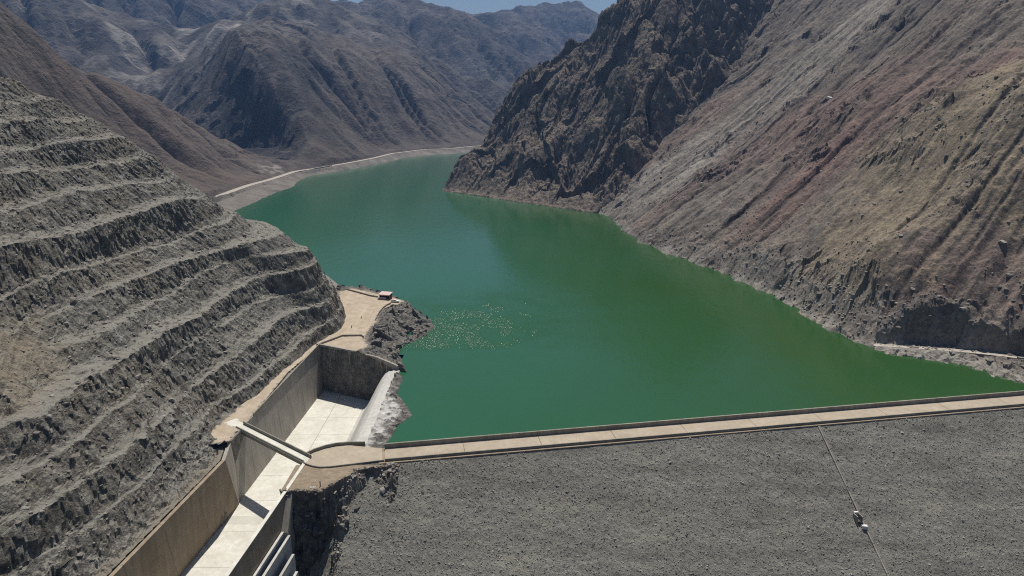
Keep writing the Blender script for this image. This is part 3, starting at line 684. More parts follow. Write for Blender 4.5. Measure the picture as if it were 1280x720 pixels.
    props(o, "brown scree hillside and rocky ridge along the left shore road", "hillside", "structure")
    xs = np.arange(-2900, 1200, 9.); ys = [1000.]
    while ys[-1] < 5300: ys.append(ys[-1]+7.5*(max(ys[-1], 1500)/1500))
    X, Y = np.meshgrid(xs, np.array(ys)); Z, Z0, R1, R2, sm, rf, up = height(X, Y, False)
    inside = (X > -790) & (X < -100) & (Y < 1985)
    Z = np.where((X > -60) & (Y < 1700), np.minimum(Z, -15), Z)
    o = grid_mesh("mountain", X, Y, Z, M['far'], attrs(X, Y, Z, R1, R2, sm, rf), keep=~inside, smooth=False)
    props(o, "hazy blue grey mountains closing the valley", "mountain", "structure")
build_far()

def ribbon(name, pts, w, z, mat, label, cat, dz=.0):
    """a road laid along a polyline at height z"""
    p = np.array(pts, float); L = np.concatenate([[0], np.cumsum(np.hypot(*np.diff(p, axis=0).T))])
    q = np.linspace(0, L[-1], max(8, int(L[-1]/6))); x = np.interp(q, L, p[:, 0]); y = np.interp(q, L, p[:, 1])
    k = 7; ke = np.ones(k)/k
    x = np.convolve(np.pad(x, k//2, 'reflect', reflect_type='odd'), ke, 'valid'); y = np.convolve(np.pad(y, k//2, 'reflect', reflect_type='odd'), ke, 'valid')
    tx, ty = np.gradient(x), np.gradient(y); l = np.hypot(tx, ty); nx, ny = ty/l, -tx/l
    off = np.linspace(-w/2, w/2, 5); wob = .5*n2(q/14, q*0+3, 300)
    X = x[:, None]+nx[:, None]*(off+wob[:, None]); Y = y[:, None]+ny[:, None]*(off+wob[:, None])
    Z = (np.interp(q, L, z)[:, None] if isinstance(z, list) else z)+0*X+.05*n2(X/4, Y/4, 301)
    o = grid_mesh(name, X, Y, Z, mat); props(o, label, cat, "structure"); return o
ribbon("shore_road", ROADF[:7], 10.0, 8.35, M['track'], "pale dirt road winding along the far left shore", "road")
ribbon("shore_road", ROADF[7:], 9.0, 8.35, M['track'], "pale dirt road beyond the little bridge at the lake's far end", "road")
ribbon("bank_track", [p[:2] for p in TRACK], 4.2, [p[2]+.08 for p in TRACK], M['track'], "pale gravel track under the right bank rock cut", "track")

# ------------------------------------------------------------------ rocky headland with the dirt platform
PLAT = [(-112, 225), (-109, 255), (-108.5, 280), (-105, 310), (-99, 334), (-95, 352), (-98, 370), (-106, 400), (-109, 424), (-104, 431), (-92, 424), (-80, 415), (-66.5, 404), (-67.5, 397), (-76, 388), (-77, 375), (-75.5, 362), (-77, 350), (-77, 338), (-73, 325), (-76, 317), (-96, 325), (-101.5, 290), (-101.8, 240), (-103, 226)]
HSHORE = [(-150, 470), (-128, 456), (-107, 447), (-90, 439), (-71, 420), (-58, 398), (-52, 385), (-44, 371), (-46, 357), (-56, 339), (-58.5, 325), (-54, 313), (-51, 304), (-50.5, 290), (-50, 278), (-45, 268), (-40.5, 257), (-45, 248), (-46, 238), (-47.5, 230), (-46, 222)]
def in_poly(X, Y, poly):
    c = np.zeros(X.shape, bool); n = len(poly)
    for i in range(n):
        x0, y0 = poly[i]; x1, y1 = poly[(i+1) % n]
        if y0 == y1: continue
        c ^= ((y0 > Y) != (y1 > Y)) & (X < (x1-x0)*(Y-y0)/(y1-y0)+x0)
    return c
def build_headland():
    xs = np.arange(-125, -34, .42); ys = np.arange(222, 462, .5); X, Y = np.meshgrid(xs, ys)
    d, a = poly_dist(X, Y, HSHORE); d = d      # land lies right of the line? resolved below
    land = in_poly(X, Y, HSHORE+[(-150, 222)]); d = np.where(land, np.abs(d), -np.abs(d))
    inp = in_poly(X, Y, PLAT)
    pd, _ = poly_dist(X, Y, PLAT+[PLAT[0]]); pin = np.abs(pd); pd = np.where(inp, 0, np.abs(pd))
    m = d/(d+pd*1.0+1e-3)
    Z = np.where(d > 0, 5*np.clip(m*1.25, 0, 1), d*.9)
    rough = sstep(.6, 5, pd)*sstep(-6, 1, d)
    Z += rough*(2.6*blob(X, Y, -63, 383, 9, 9)+2.5*blob(X, Y, -55, 376, 8, 7)+3.6*blob(X, Y, -66, 352, 6, 10)+1.5*blob(X, Y, -66, 332, 5, 8))
    gul = blob(X, Y, -60, 362, 9, 6, .4); Z -= rough*2.2*gul
    Z += rough*(2.6*facet((X+2*n2(X/7, Y/7, 311))/8, (Y+2*n2(X/7, Y/7, 312))/8, 310)+1.0*facet(X/3, Y/3, 313)+.4*fbm(X/2.6, Y/2.6, 4, 315)+.6)
    # shotcreted rock bank outside the weir
    shot = sstep(300, 285, Y)*(X > -60)
    Z = np.where(shot > 0, Z*(1-shot)+shot*np.where(d > 0, np.minimum(d*.5, 2.0)*(.7+.5*fbm(X/6, Y/6, 3, 322))+1.3*np.abs(facet(X/3.4, Y/3.4, 320))+.35*fbm(X/1.8, Y/1.8, 3, 321)*sstep(0, 2, d), d*.9), Z)
    spill = in_poly(X, Y, [(-101.0, 215), (-101.0, 290), (-96, 323.5), (-54.5, 302.5), (-53.6, 222), (-54, 215)])
    Z = np.where(spill, -26, Z)
    Z += np.where(inp & ~spill, .08*fbm(X/3, Y/3, 3, 330), 0)
    tr = np.abs(np.sin((X+97-.04*(Y-380))*1.4))     # wheel ruts
    dirt = np.where(inp, 1, 0)*1.0
    rockm = NT("headland_rock"); t = rockm
    mid = t.noise(.3, 6, .65); fine = t.noise(1.6, 5, .7); dn = t.noise(.25, 6, .6); df = t.noise(2.5, 4, .7)
    rc = t.ramp(mid, [(.3, (.075, .07, .062)), (.5, (.15, .14, .125)), (.7, (.27, .25, .22))])
    rc = t.mix(.6, rc, t.ramp(fine, [(.34, (.45, .45, .45)), (.5, (1, 1, 1)), (.66, (1.5, 1.5, 1.45))]), 'MULTIPLY')
    shc = t.mix(t.rng(mid, .35, .65), (.40, .385, .36), (.62, .60, .56))
    dc = t.mix(t.rng(dn, .35, .65), (.39, .315, .23), (.50, .42, .32)); dc = t.mix(.35, dc, t.ramp(df, [(.3, (.6, .6, .6)), (.7, (1.35, 1.35, 1.35))]), 'MULTIPLY')
    ruts = t.noise(1.0, 3, .5, t.mapped((.9, .03, 1), (0, 0, .05))); dc = t.mix(t.rng(ruts, .5, .68, 0, .3), dc, (.58, .51, .40))
    c = t.mix(t.attr("shot"), rc, shc); c = t.mix(t.attr("dirt"), c, dc)
    t.done(c, .95, t.bump(fine, .5, .8), .15)
    sa = np.clip(shot*sstep(2.0, 5.5, d+3*fbm(X/4, Y/4, 3, 341))*sstep(300, 275, Y+8*n2(X/5, Y/5, 340)), 0, 1)
    edge = sstep(.9, -.2, np.where(inp, -pin, pd)+1.2*fbm(X/2.5, Y/2.5, 3, 345))
    o = grid_mesh("rock_headland", X, Y, Z, rockm.m, {"shot": sa, "dirt": np.clip(edge*(1-spill), 0, 1)}, smooth=False)
    props(o, "rocky headland with a packed dirt platform above the lake", "headland", "structure")
    keepm = (rough > .8) & (d > -1) & ~spill & (X > -100) & (Y > 306)
    ii = np.random.RandomState(3).choice(np.flatnonzero(keepm.ravel()), 600)
    P = np.stack([X.ravel()[ii], Y.ravel()[ii], Z.ravel()[ii]+.05], 1); S = np.random.RandomState(4).gamma(2.2, .33, len(ii))+.25
    o = scatter("boulders", P, S, M['boulder'], None, 5); props(o, "loose broken boulders strewn over the headland and its waterline", "boulders", "stuff")
build_headland()

# ------------------------------------------------------------------ dam
CD = np.array([.985, .174]); FD = np.array([.174, -.985])      # along the crest; down the face
C0 = np.array([-55.0, 214.0])                                  # crest axis start, left
ZC = 5.0
def cr(t, off=0): p = C0+CD*t+FD*off; return (float(p[0]), float(p[1]))
SLOPE = 1/1.45
def build_dam():
    dam = empty("dam", "long rockfill dam with a concrete crest road across the valley", "dam")
    # rockfill face
    t = np.arange(-26, 415, .62); b = np.arange(0, 118, .62)
    B, T = np.meshgrid(b, t)
    X = C0[0]+CD[0]*T+FD[0]*(4.7+B); Y = C0[1]+CD[1]*T+FD[1]*(4.7+B)
    Z = ZC-.25-SLOPE*B + (.20*fbm(X/2.2, Y/2.2, 4, 400, .6)+.35*fbm(X/14, Y/14, 3, 405)+.45*fbm(X/45, Y/45, 2, 408))*sstep(0, 3, B)
    left = C0[0]+2.5-1.0*n2(B/9, 0*B, 410)
    lx = -52.3-2.6*n2(B/9, B*0, 411)-1.6*n2(B/3, B*0+4, 413)-2.0*sstep(0, 16, B)
    Z = np.where(X < lx, Z-1.25*(lx-X)+.8*facet(X/2.5, Y/2.5, 412)*sstep(0, 2, lx-X), Z); keep = X > lx-12
    face = grid_mesh("rockfill_slope", X, Y, Z, M['rockfill'], None, keep=keep, parent=dam, smooth=False)
    rs = np.random.RandomState(11); n = 118000
    tt = rs.uniform(-16, 360, n); bb = rs.uniform(.6, 1, n)*0+rs.uniform(.8, 100, n)
    px = C0[0]+CD[0]*tt+FD[0]*(4.7+bb); py = C0[1]+CD[1]*tt+FD[1]*(4.7+bb)
    ok = (px > -53.5-2*sstep(0, 16, bb)) & (py < 100+px*.0+400)
    vis = py > 128; ok &= vis
    px, py, bb = px[ok], py[ok], bb[ok]
    pz = ZC-.25-SLOPE*bb+(.20*fbm(px/2.2, py/2.2, 4, 400, .6)+.35*fbm(px/14, py/14, 3, 405)+.45*fbm(px/45, py/45, 2, 408))+.02
    S = rs.gamma(2.6, .085, len(px))+.16
    scatter("rockfill_stone", np.stack([px, py, pz], 1), S, M['stone'], dam, 7, True)
    # embankment core under the crest
    MB().prism([cr(4, -5.6), cr(418, -5.6), cr(418, 4.7), cr(4, 4.7)], -40, ZC-.32).build("embankment", M['pad'], dam)
    # crest road slabs, joints between them
    edges = [11.0] + [11+27.6*i for i in range(1, 15)]
    for a, c in zip(edges[:-1], edges[1:]):
        MB().prism([cr(a+.07, -4.6), cr(c-.07, -4.6), cr(c-.07, 3.8), cr(a+.07, 3.8)], ZC-.3, ZC).build("road_slab", M['road'], dam)
    for a, c in zip(edges[:-1], edges[1:]):
        for h in range(3):
            s0, s1 = a+(c-a)*h/3, a+(c-a)*(h+1)/3
            p = MB().prism([cr(s0+.03, -5.15), cr(s1-.03, -5.15), cr(s1-.03, -4.65), cr(s0+.03, -4.65)], -1, ZC+1.5)
            p.prism([cr(s0+.03, -5.25), cr(s1-.03, -5.25), cr(s1-.03, -4.60), cr(s0+.03, -4.60)], ZC+1.502, ZC+1.72)
            p.build("parapet_panel", M['parapet'], dam)
            k = MB().prism([cr(s0+.03, 3.85), cr(s1-.03, 3.85), cr(s1-.03, 4.25), cr(s0+.03, 4.25)], ZC-.6, ZC+.75)
            k.build("edge_wall", M['parapet'], dam)
    MB().prism([cr(9, 4.3), cr(415, 4.3), cr(415, 5.3), cr(9, 5.3)], ZC-1.2, ZC-.22).build("gravel_shoulder", M['pad'], dam)
    # concrete gutter running down the face
    p0, p1 = np.array([116.3, 238.8]), np.array([131.0, 150.0])
    def zf(p):
        return ZC-.25-SLOPE*((p[0]-C0[0])*FD[0]+(p[1]-C0[1])*FD[1]-4.7)
    n = 22
    for i in range(n):
        a = p0+(p1-p0)*(i+.02)/n; c = p0+(p1-p0)*(i+.98)/n
        dx, dy = (c-a)/np.hypot(*(c-a)); nx, ny = dy, -dx
        g = MB()
        for o0, o1, h in ((-.48, -.3, .5), (.3, .48, .5), (-.3, .3, .28)):
            q = [(a[0]+nx*o0, a[1]+ny*o0), (c[0]+nx*o0, c[1]+ny*o0), (c[0]+nx*o1, c[1]+ny*o1), (a[0]+nx*o1, a[1]+ny*o1)]
            g.prism(q, [zf(v)-.5 for v in q], [zf(v)+h for v in q])
        g.build("gutter_section", M['wall'], dam)
    # upstream face under water line
    MB().hexa([(*cr(4, -40), -30), (*cr(418, -40), -30), (*cr(418, -5.7), -30), (*cr(4, -5.7), -30), (*cr(4, -6.2), ZC-2), (*cr(418, -6.2), ZC-2), (*cr(418, -5.7), ZC-2), (*cr(4, -5.7), ZC-2)]).build("upstream_face", M['wall'], dam)
    return zf
ZFACE = build_dam()

# instrument blocks by the gutter
def build_blocks():
    q = empty("gauge_block", "small pale concrete gauge block beside the gutter on the dam face", "block")
    zx = lambda x, y: ZFACE((x, y))
    x, y = 119.6, 211.0; z = zx(x, y)
    MB().box((x, y, z-.4), (1.5, .7, 1.2), .15).build("head_block", M['white'], q, .04)
    MB().box((x-.85, y-1.7, z-1.6), (.3, 2.4, 2.2), .15).box((x+.85, y-1.7, z-1.6), (.3, 2.4, 2.2), .15).build("side_wall", M['wall'], q)
    MB().box((x+.1, y-1.7, z-1.9), (1.3, 2.4, .7), .15).build("recess_shade", M['steel'], q)  # dark fill paints the shade in the recess below the head block
    MB().box((x+1.4, y-4.0, z-3.2), (1.7, 1.2, 1.3), -.2).build("apron", M['white'], q, .04)
build_blocks()

# ------------------------------------------------------------------ spillway
ZF = -18.0
def build_spillway():
    sp = empty("spillway", "deep concrete side spillway chute with pale floor", "spillway")
    # floor slabs
    ys = [326, 309, 292, 275, 258, 241, 224]
    for a, c in zip(ys[:-1], ys[1:]):
        for x0, x1 in ((-104, -85.06), (-84.94, -69)):
            MB().prism([(x0, a-.06), (x1, a-.06), (x1, c+.06), (x0, c+.06)], ZF-1, ZF).build("floor_slab", M['floor'], sp)
    lys = [(224, ZF), (206, ZF-.5), (188, ZF-1.3), (170, ZF-2.6), (150, ZF-4.8), (128, ZF-8)]
    for (a, za), (c, zc) in zip(lys[:-1], lys[1:]):
        MB().hexa([(-113, c+.06, zc-1), (-71, c+.06, zc-1), (-71, a-.06, za-1), (-113, a-.06, za-1), (-113, c+.06, zc), (-71, c+.06, zc), (-71, a-.06, za), (-113, a-.06, za)]).build("floor_slab", M['floor'], sp)
    # left wall, upper chute: five panels, slightly battered
    def panel(p0, p1, q0, q1, zt0, zt1, zb0, zb1, name, mat, t=1.2):
        """inner face from top p0->p1 to bottom q0->q1"""
        dx, dy = p1[0]-p0[0], p1[1]-p0[1]; l = math.hypot(dx, dy); nx, ny = -dy/l*t, dx/l*t
        if nx > 0: nx, ny = -nx, -ny
        MB().hexa([(q0[0]+2*nx, q0[1]+2*ny, zb0), (q0[0], q0[1], zb0), (q1[0], q1[1], zb1), (q1[0]+2*nx, q1[1]+2*ny, zb1),
                   (p0[0]+nx, p0[1]+ny, zt0), (p0[0], p0[1], zt0), (p1[0], p1[1], zt1), (p1[0]+nx, p1[1]+ny, zt1)]).build(name, mat, sp)
    def lerp(a, b, f): return tuple(a[i]+(b[i]-a[i])*f for i in range(len(a)))
    Ta, Tb, Ba, Bb = (-96.3, 324.2), (-101.8, 228), (-95.0, 324.2), (-99.6, 223)
    n = 7
    for i in range(n):
        f0, f1 = i/n+.0006, (i+1)/n-.0006
        panel(lerp(Ta, Tb, f0), lerp(Ta, Tb, f1), lerp(Ba, Bb, f0), lerp(Ba, Bb, f1), ZC, ZC, ZF-.6, ZF-.6, "left_wall_panel", M['wall'])
    # transition panel, then the lower brown wall
    Tc = (-98.4, 213.0)
    panel((-101.8, 227.9), Tc, (-99.6, 222.9), (-99.3, 221.8), ZC, ZC-.3, ZF-.6, ZF-.6, "transition_panel", M['wall'])
    Td, Bc, Bd = (-111.5, 128), (-99.3, 221.7), (-110.5, 128)
    n = 5
    for i in range(n):
        f0, f1 = i/n+.0006, (i+1)/n-.0006
        panel(lerp(Tc, Td, f0), lerp(Tc, Td, f1), lerp(Bc, Bd, f0), lerp(Bc, Bd, f1), ZC-.3-5.5*f0, ZC-.3-5.5*f1, ZF-.8-8*f0, ZF-.8-8*f1, "left_wall_panel", M['brown'])
    # parapet on the upper left wall
    for i in range(7):
        f0, f1 = i/8*.93+.001, (i+1)/8*.93-.001
        MB().wall(lerp(Ta, Tb, f0), lerp(Ta, Tb, f1), .45, ZC+.002, ZC+1.15, 1 if False else -1).build("left_parapet", M['parapet'], sp)
    # back wall
    K = [(-97.5, 324.6, 6.2), (-75.2, 313.4, 6.4), (-75.0, 313.3, 5.8), (-65, 308.3, 5.6), (-55.2, 303.2, 3.6), (-53.8, 302.5, 3.0)]
    for a, c in zip(K[:-1], K[1:]):
        MB().wall(a[:2], c[:2], 1.1, ZF-.6, (a[2], c[2]), -1).build("back_wall_panel", M['wall'], sp)
    # weir (ogee)
    prof = [(3.4, -4), (3.2, .5), (2.4, 1.0), (.2, 1.15), (0, .75), (-1.8, .45), (-3.6, -.8), (-5.4, -3.2), (-7.2, -6.2), (-9, -9.6), (-10.8, -13), (-12.4, -16), (-13.6, -17.4), (-15, -17.98), (-15, -20), (3.4, -20)]
    A0, A1 = np.array([-56.0, 303.4]), np.array([-56.6, 214.0])
    V = []; n = 5
    for i in range(n):
        V = []
        for f in (i/n+.0004, (i+1)/n-.0004):
            p = A0+(A1-A0)*f
            V += [(p[0]+o, p[1], z) for o, z in prof]
        k = len(prof); Fs = [tuple(range(k)), tuple(range(2*k-1, k-1, -1))]
        Fs += [(j, k+j, k+(j+1) % k, (j+1) % k) for j in range(k)]
        mb = MB(); mb.v = V; mb.f = Fs; mb.build("weir_section", M['weir'], sp)
    # right wall of the chute with a thin pale top
    R = [(-70.2, 216), (-71.0, 211.5), (-72.0, 194.4), (-73.4, 174), (-75.0, 153), (-76.6, 128)]
    ZR = [ZC, ZC, ZC, ZC-.2, ZC-.4, ZC-1.5]
    for i in range(5):
        a, c = R[i], R[i+1]
        MB().wall(a, lerp(a, c, .998), .9, ZF-10, (ZR[i]-.25, ZR[i+1]-.25), -1).build("right_wall_panel", M['brown'], sp)
        MB().wall((a[0], a[1]), lerp(a, c, .998), 1.1, (ZR[i]-.248, ZR[i+1]-.248), (ZR[i], ZR[i+1]), -1).build("wall_coping", M['floor'], sp)
    # sloping buttress against the right wall
    MB().hexa([(-71.6, 182, -14), (-69.3, 182, -14), (-69.3, 193.5, -14), (-71.6, 193.5, -14), (-71.6, 186.2, -5.2), (-69.3, 186.0, -5.2), (-69.3, 193.2, 4.6), (-71.6, 193.2, 4.6)]).build("buttress", M['wall'], sp)
    # wing wall between the weir's end and the crest road
    W = [(-71.0, 215.6), (-69.0, 218.2), (-66.0, 220.7), (-62.5, 222.4), (-58.5, 223.2), (-52.5, 223.2)]
    for a, c in zip(W[:-1], W[1:]):
        MB().wall(a, c, .5, ZF, ZC+1.1, -1).build("wing_wall", M['parapet'], sp)
build_spillway()

# crest road's left end, dirt pad, cliff under it
def build_left_end():
    road = MB().prism([(-71.8, 214.6), (-69.0, 217.9), (-66.0, 220.4), (-62.5, 222.1), (-58.5, 222.9), (-46, 220.7), (-44.2, 211.9), (-58, 208.6), (-64.5, 207.6), (-69.2, 209.6)], ZC-.8, ZC-.004).build("access_road", M['road'])
    props(road, "flared concrete apron joining crest road and spillway bridge", "road", "structure")
    kerb = empty("low_kerb", "low concrete kerb curving along the dirt pad below the crest road", "kerb")
    K = [(-70.8, 210.6), (-69.2, 209.3), (-66.8, 208.1), (-64.5, 207.4), (-61, 207.7), (-58, 208.4), (-52, 209.9), (-43.6, 212.0)]
    for a, c in zip(K[:-1], K[1:]): MB().wall(a, c, .35, ZC-1.2, ZC+.42).build("kerb_section", M['parapet'], kerb)
    # pad and cliff as one rock body
    xs = np.arange(-73, -38, .3); ys = np.arange(150, 214, .3); X, Y = np.meshgrid(xs, ys)
    ex = np.array([-75, -71.5, -66, -61, -58, -56, -52, -47, -38]); ey = np.array([193.5, 193.3, 192.4, 193.2, 195.5, 199, 205, 207.2, 208.5])
    wob = 1.2*fbm(X/5, Y*0+.3, 3, 500)
    e = np.interp(X, ex, ey)+wob
    dn = e-Y
    soft = sstep(-58.5, -54.5, X+1.5*fbm(X/4, Y/4, 3, 502))          # rubble slope at the right, sheer rock at the left
    cliff = np.where(dn < 5.5, dn*4.6, 25.3+(dn-5.5)*.75); rub = dn*1.05+1.6*np.abs(facet(X/3.2, Y/3.2, 503))+3.2*(fbm(X/7, Y/9, 3, 504)+.15)
    Z = np.where(dn < 0, ZC-.12, ZC-.12-(cliff*(1-soft)+rub*soft))
    gully = 2.2*facet(X/4.5, Z/9, 506)+1.8*np.abs(fbm(X/4.5, Z/26, 4, 505)) + 1.0*fbm(X/1.6, Z/3, 4, 507)
    rough = sstep(-.2, 2.0, dn)
    Yd = Y - (rough*gully*1.1 - rough*1.6)*(1-soft)
    Z = Z + rough*(1.2*fbm(X/3, Y/3, 4, 510, .6)+1.1*facet(X/2.2, Y/2.2, 511)) + sstep(-6, 0, dn)*(1-rough)*.35*np.abs(fbm(X/1.5, Y/1.5, 3, 515))
    keep = Y < 209.6+0*X
    t = NT("dark_cliff"); mid = t.noise(.35, 6, .65); fine = t.noise(1.8, 5, .7); df = t.noise(.5, 5, .6); d2 = t.noise(3, 4, .7)
    rc = t.ramp(mid, [(.32, (.065, .056, .047)), (.5, (.14, .122, .10)), (.68, (.27, .24, .195))]); rc = t.mix(.6, rc, t.ramp(fine, [(.34, (.45, .45, .45)), (.5, (1, 1, 1)), (.66, (1.5, 1.5, 1.5))]), 'MULTIPLY')
    dc = t.mix(t.rng(df, .35, .65), (.245, .19, .135), (.34, .275, .20)); dc = t.mix(.4, dc, t.ramp(d2, [(.3, (.6, .6, .6)), (.7, (1.3, 1.3, 1.3))]), 'MULTIPLY')
    rc = t.mix(t.math('MULTIPLY', t.attr('rub'), .75), rc, t.mix(t.rng(mid, .3, .7), (.13, .115, .095), (.36, .32, .27)))
    t.done(t.mix(t.attr("dirt"), rc, dc), .95, t.bump(fine, .5, .9), .15)
    o = grid_mesh("dirt_pad", X, Yd, Z, t.m, {"dirt": sstep(.2, -1.4, dn+1.0*fbm(X/2, Y/2, 3, 520)), "rub": soft}, keep=keep, smooth=False)
    props(o, "bare brown dirt pad above a dark broken rock cliff", "ground", "structure")
    rs = np.random.RandomState(21); m = (dn > -1.2) & (dn < 3) | ((dn > 5) & (dn < 22)); ii = rs.choice(np.flatnonzero(m.ravel()), 900)
    P = np.stack([X.ravel()[ii], Yd.ravel()[ii], Z.ravel()[ii]+.1], 1)
    o = scatter("rubble", P, rs.gamma(2.4, .3, len(ii))+.25, M['boulder'], None, 23); props(o, "dark broken rubble along the dirt pad's cliff edge", "rubble", "stuff")
    # stepped retaining walls beside the chute
    for (p0, p1, zt, lab) in [((-71.0, 186.4), (-74.4, 142), -5.0, "tall pale retaining wall hard against the chute's outer face"),
                          ((-69.0, 186.0), (-72.4, 142), -6.0, "second narrow retaining wall out from the chute, starting beside the buttress foot"),
                          ((-66.6, 181.5), (-69.6, 142), -9.4, "third retaining wall, one step lower below the buttress"),
                          ((-64.6, 177.5), (-67.0, 142), -12.5, "lowest retaining wall, nearest the dark cliff")]:
        r = empty("retaining_wall", lab, "wall", "stepped retaining walls beside the chute")
        n = 5
        for i in range(n):
            a = (p0[0]+(p1[0]-p0[0])*i/n, p0[1]+(p1[1]-p0[1])*i/n); c = (p0[0]+(p1[0]-p0[0])*(i+.997)/n, p0[1]+(p1[1]-p0[1])*(i+.997)/n)
            MB().wall(a, c, .8, -34, zt).build("wall_panel", M['weir'], r)
    # guard post and rings on the pad
    p = empty("post", "dark post standing near the dirt pad's cliff edge", "post")
    MB().box((-61.2, 196.0, ZC-.2), (.28, .28, 1.7)).build("shaft", M['steel'], p); MB().box((-61.2, 196.0, ZC+1.5), (.42, .42, .12)).build("cap", M['steel'], p)
    for i, (x, y, lab) in enumerate([(-63.9, 195.2, "small white ring on the dirt pad, left of the pair"), (-62.9, 195.4, "small white ring on the dirt pad, nearer the dark post")]):
        V, Fc = [], []
        for a in range(14):
            for b in range(6):
                A, B = a/14*2*math.pi, b/6*2*math.pi; r = .34+.11*math.cos(B); V.append((x+r*math.cos(A), y+r*math.sin(A), ZC+.02+.11*math.sin(B)))
                Fc.append((a*6+b, ((a+1) % 14)*6+b, ((a+1) % 14)*6+(b+1) % 6, a*6+(b+1) % 6))
        mb = MB(); mb.v = V; mb.f = Fc; o = mb.build("ring_marker", M['white']); props(o, lab, "marker", None, "white rings on the dirt pad")
build_left_end()

# ------------------------------------------------------------------ bridge over the chute
def build_bridge():
    b = empty("bridge", "narrow concrete road bridge crossing the spillway chute at a skew", "bridge")
    A, B = np.array([-104.6, 239.5]), np.array([-70.0, 212.6]); d = (B-A)/np.hypot(*(B-A)); n = np.array([d[1], -d[0]])   # n: downstream side
    def P(t, o): q = A+d*t+n*o; return (float(q[0]), float(q[1]))
    L = float(np.hypot(*(B-A)))
    MB().prism([P(-2, -1.75), P(L, -1.75), P(L, 1.75), P(-2, 1.75)], ZC-.6, ZC+.05).build("deck", M['floor'], b)
    for o in (-1.2, 0, 1.2): MB().prism([P(1.5, o-.3), P(L-.5, o-.3), P(L-.5, o+.3), P(1.5, o+.3)], ZC-2.0, ZC-.602).build("girder", M['wall'], b)
    for o in (-1.74, 1.39):
        for i in range(6):
            t0, t1 = 2.2+(L-2.2)*i/6+.03, 2.2+(L-2.2)*(i+1)/6-.03
            z0, z1 = (ZC+.052, ZC+1.2) if o < 0 else (ZC+.052, ZC+.45)
            MB().prism([P(t0, o), P(t1, o), P(t1, o+.35), P(t0, o+.35)], z0, z1).build("parapet_panel", M['parapet'], b)
    MB().prism([P(-4.5, -2.6), P(.6, -2.3), P(.6, 2.3), P(-4.5, 2.6)], ZC-1.5, ZC+.02).build("abutment", M['floor'], b)
build_bridge()

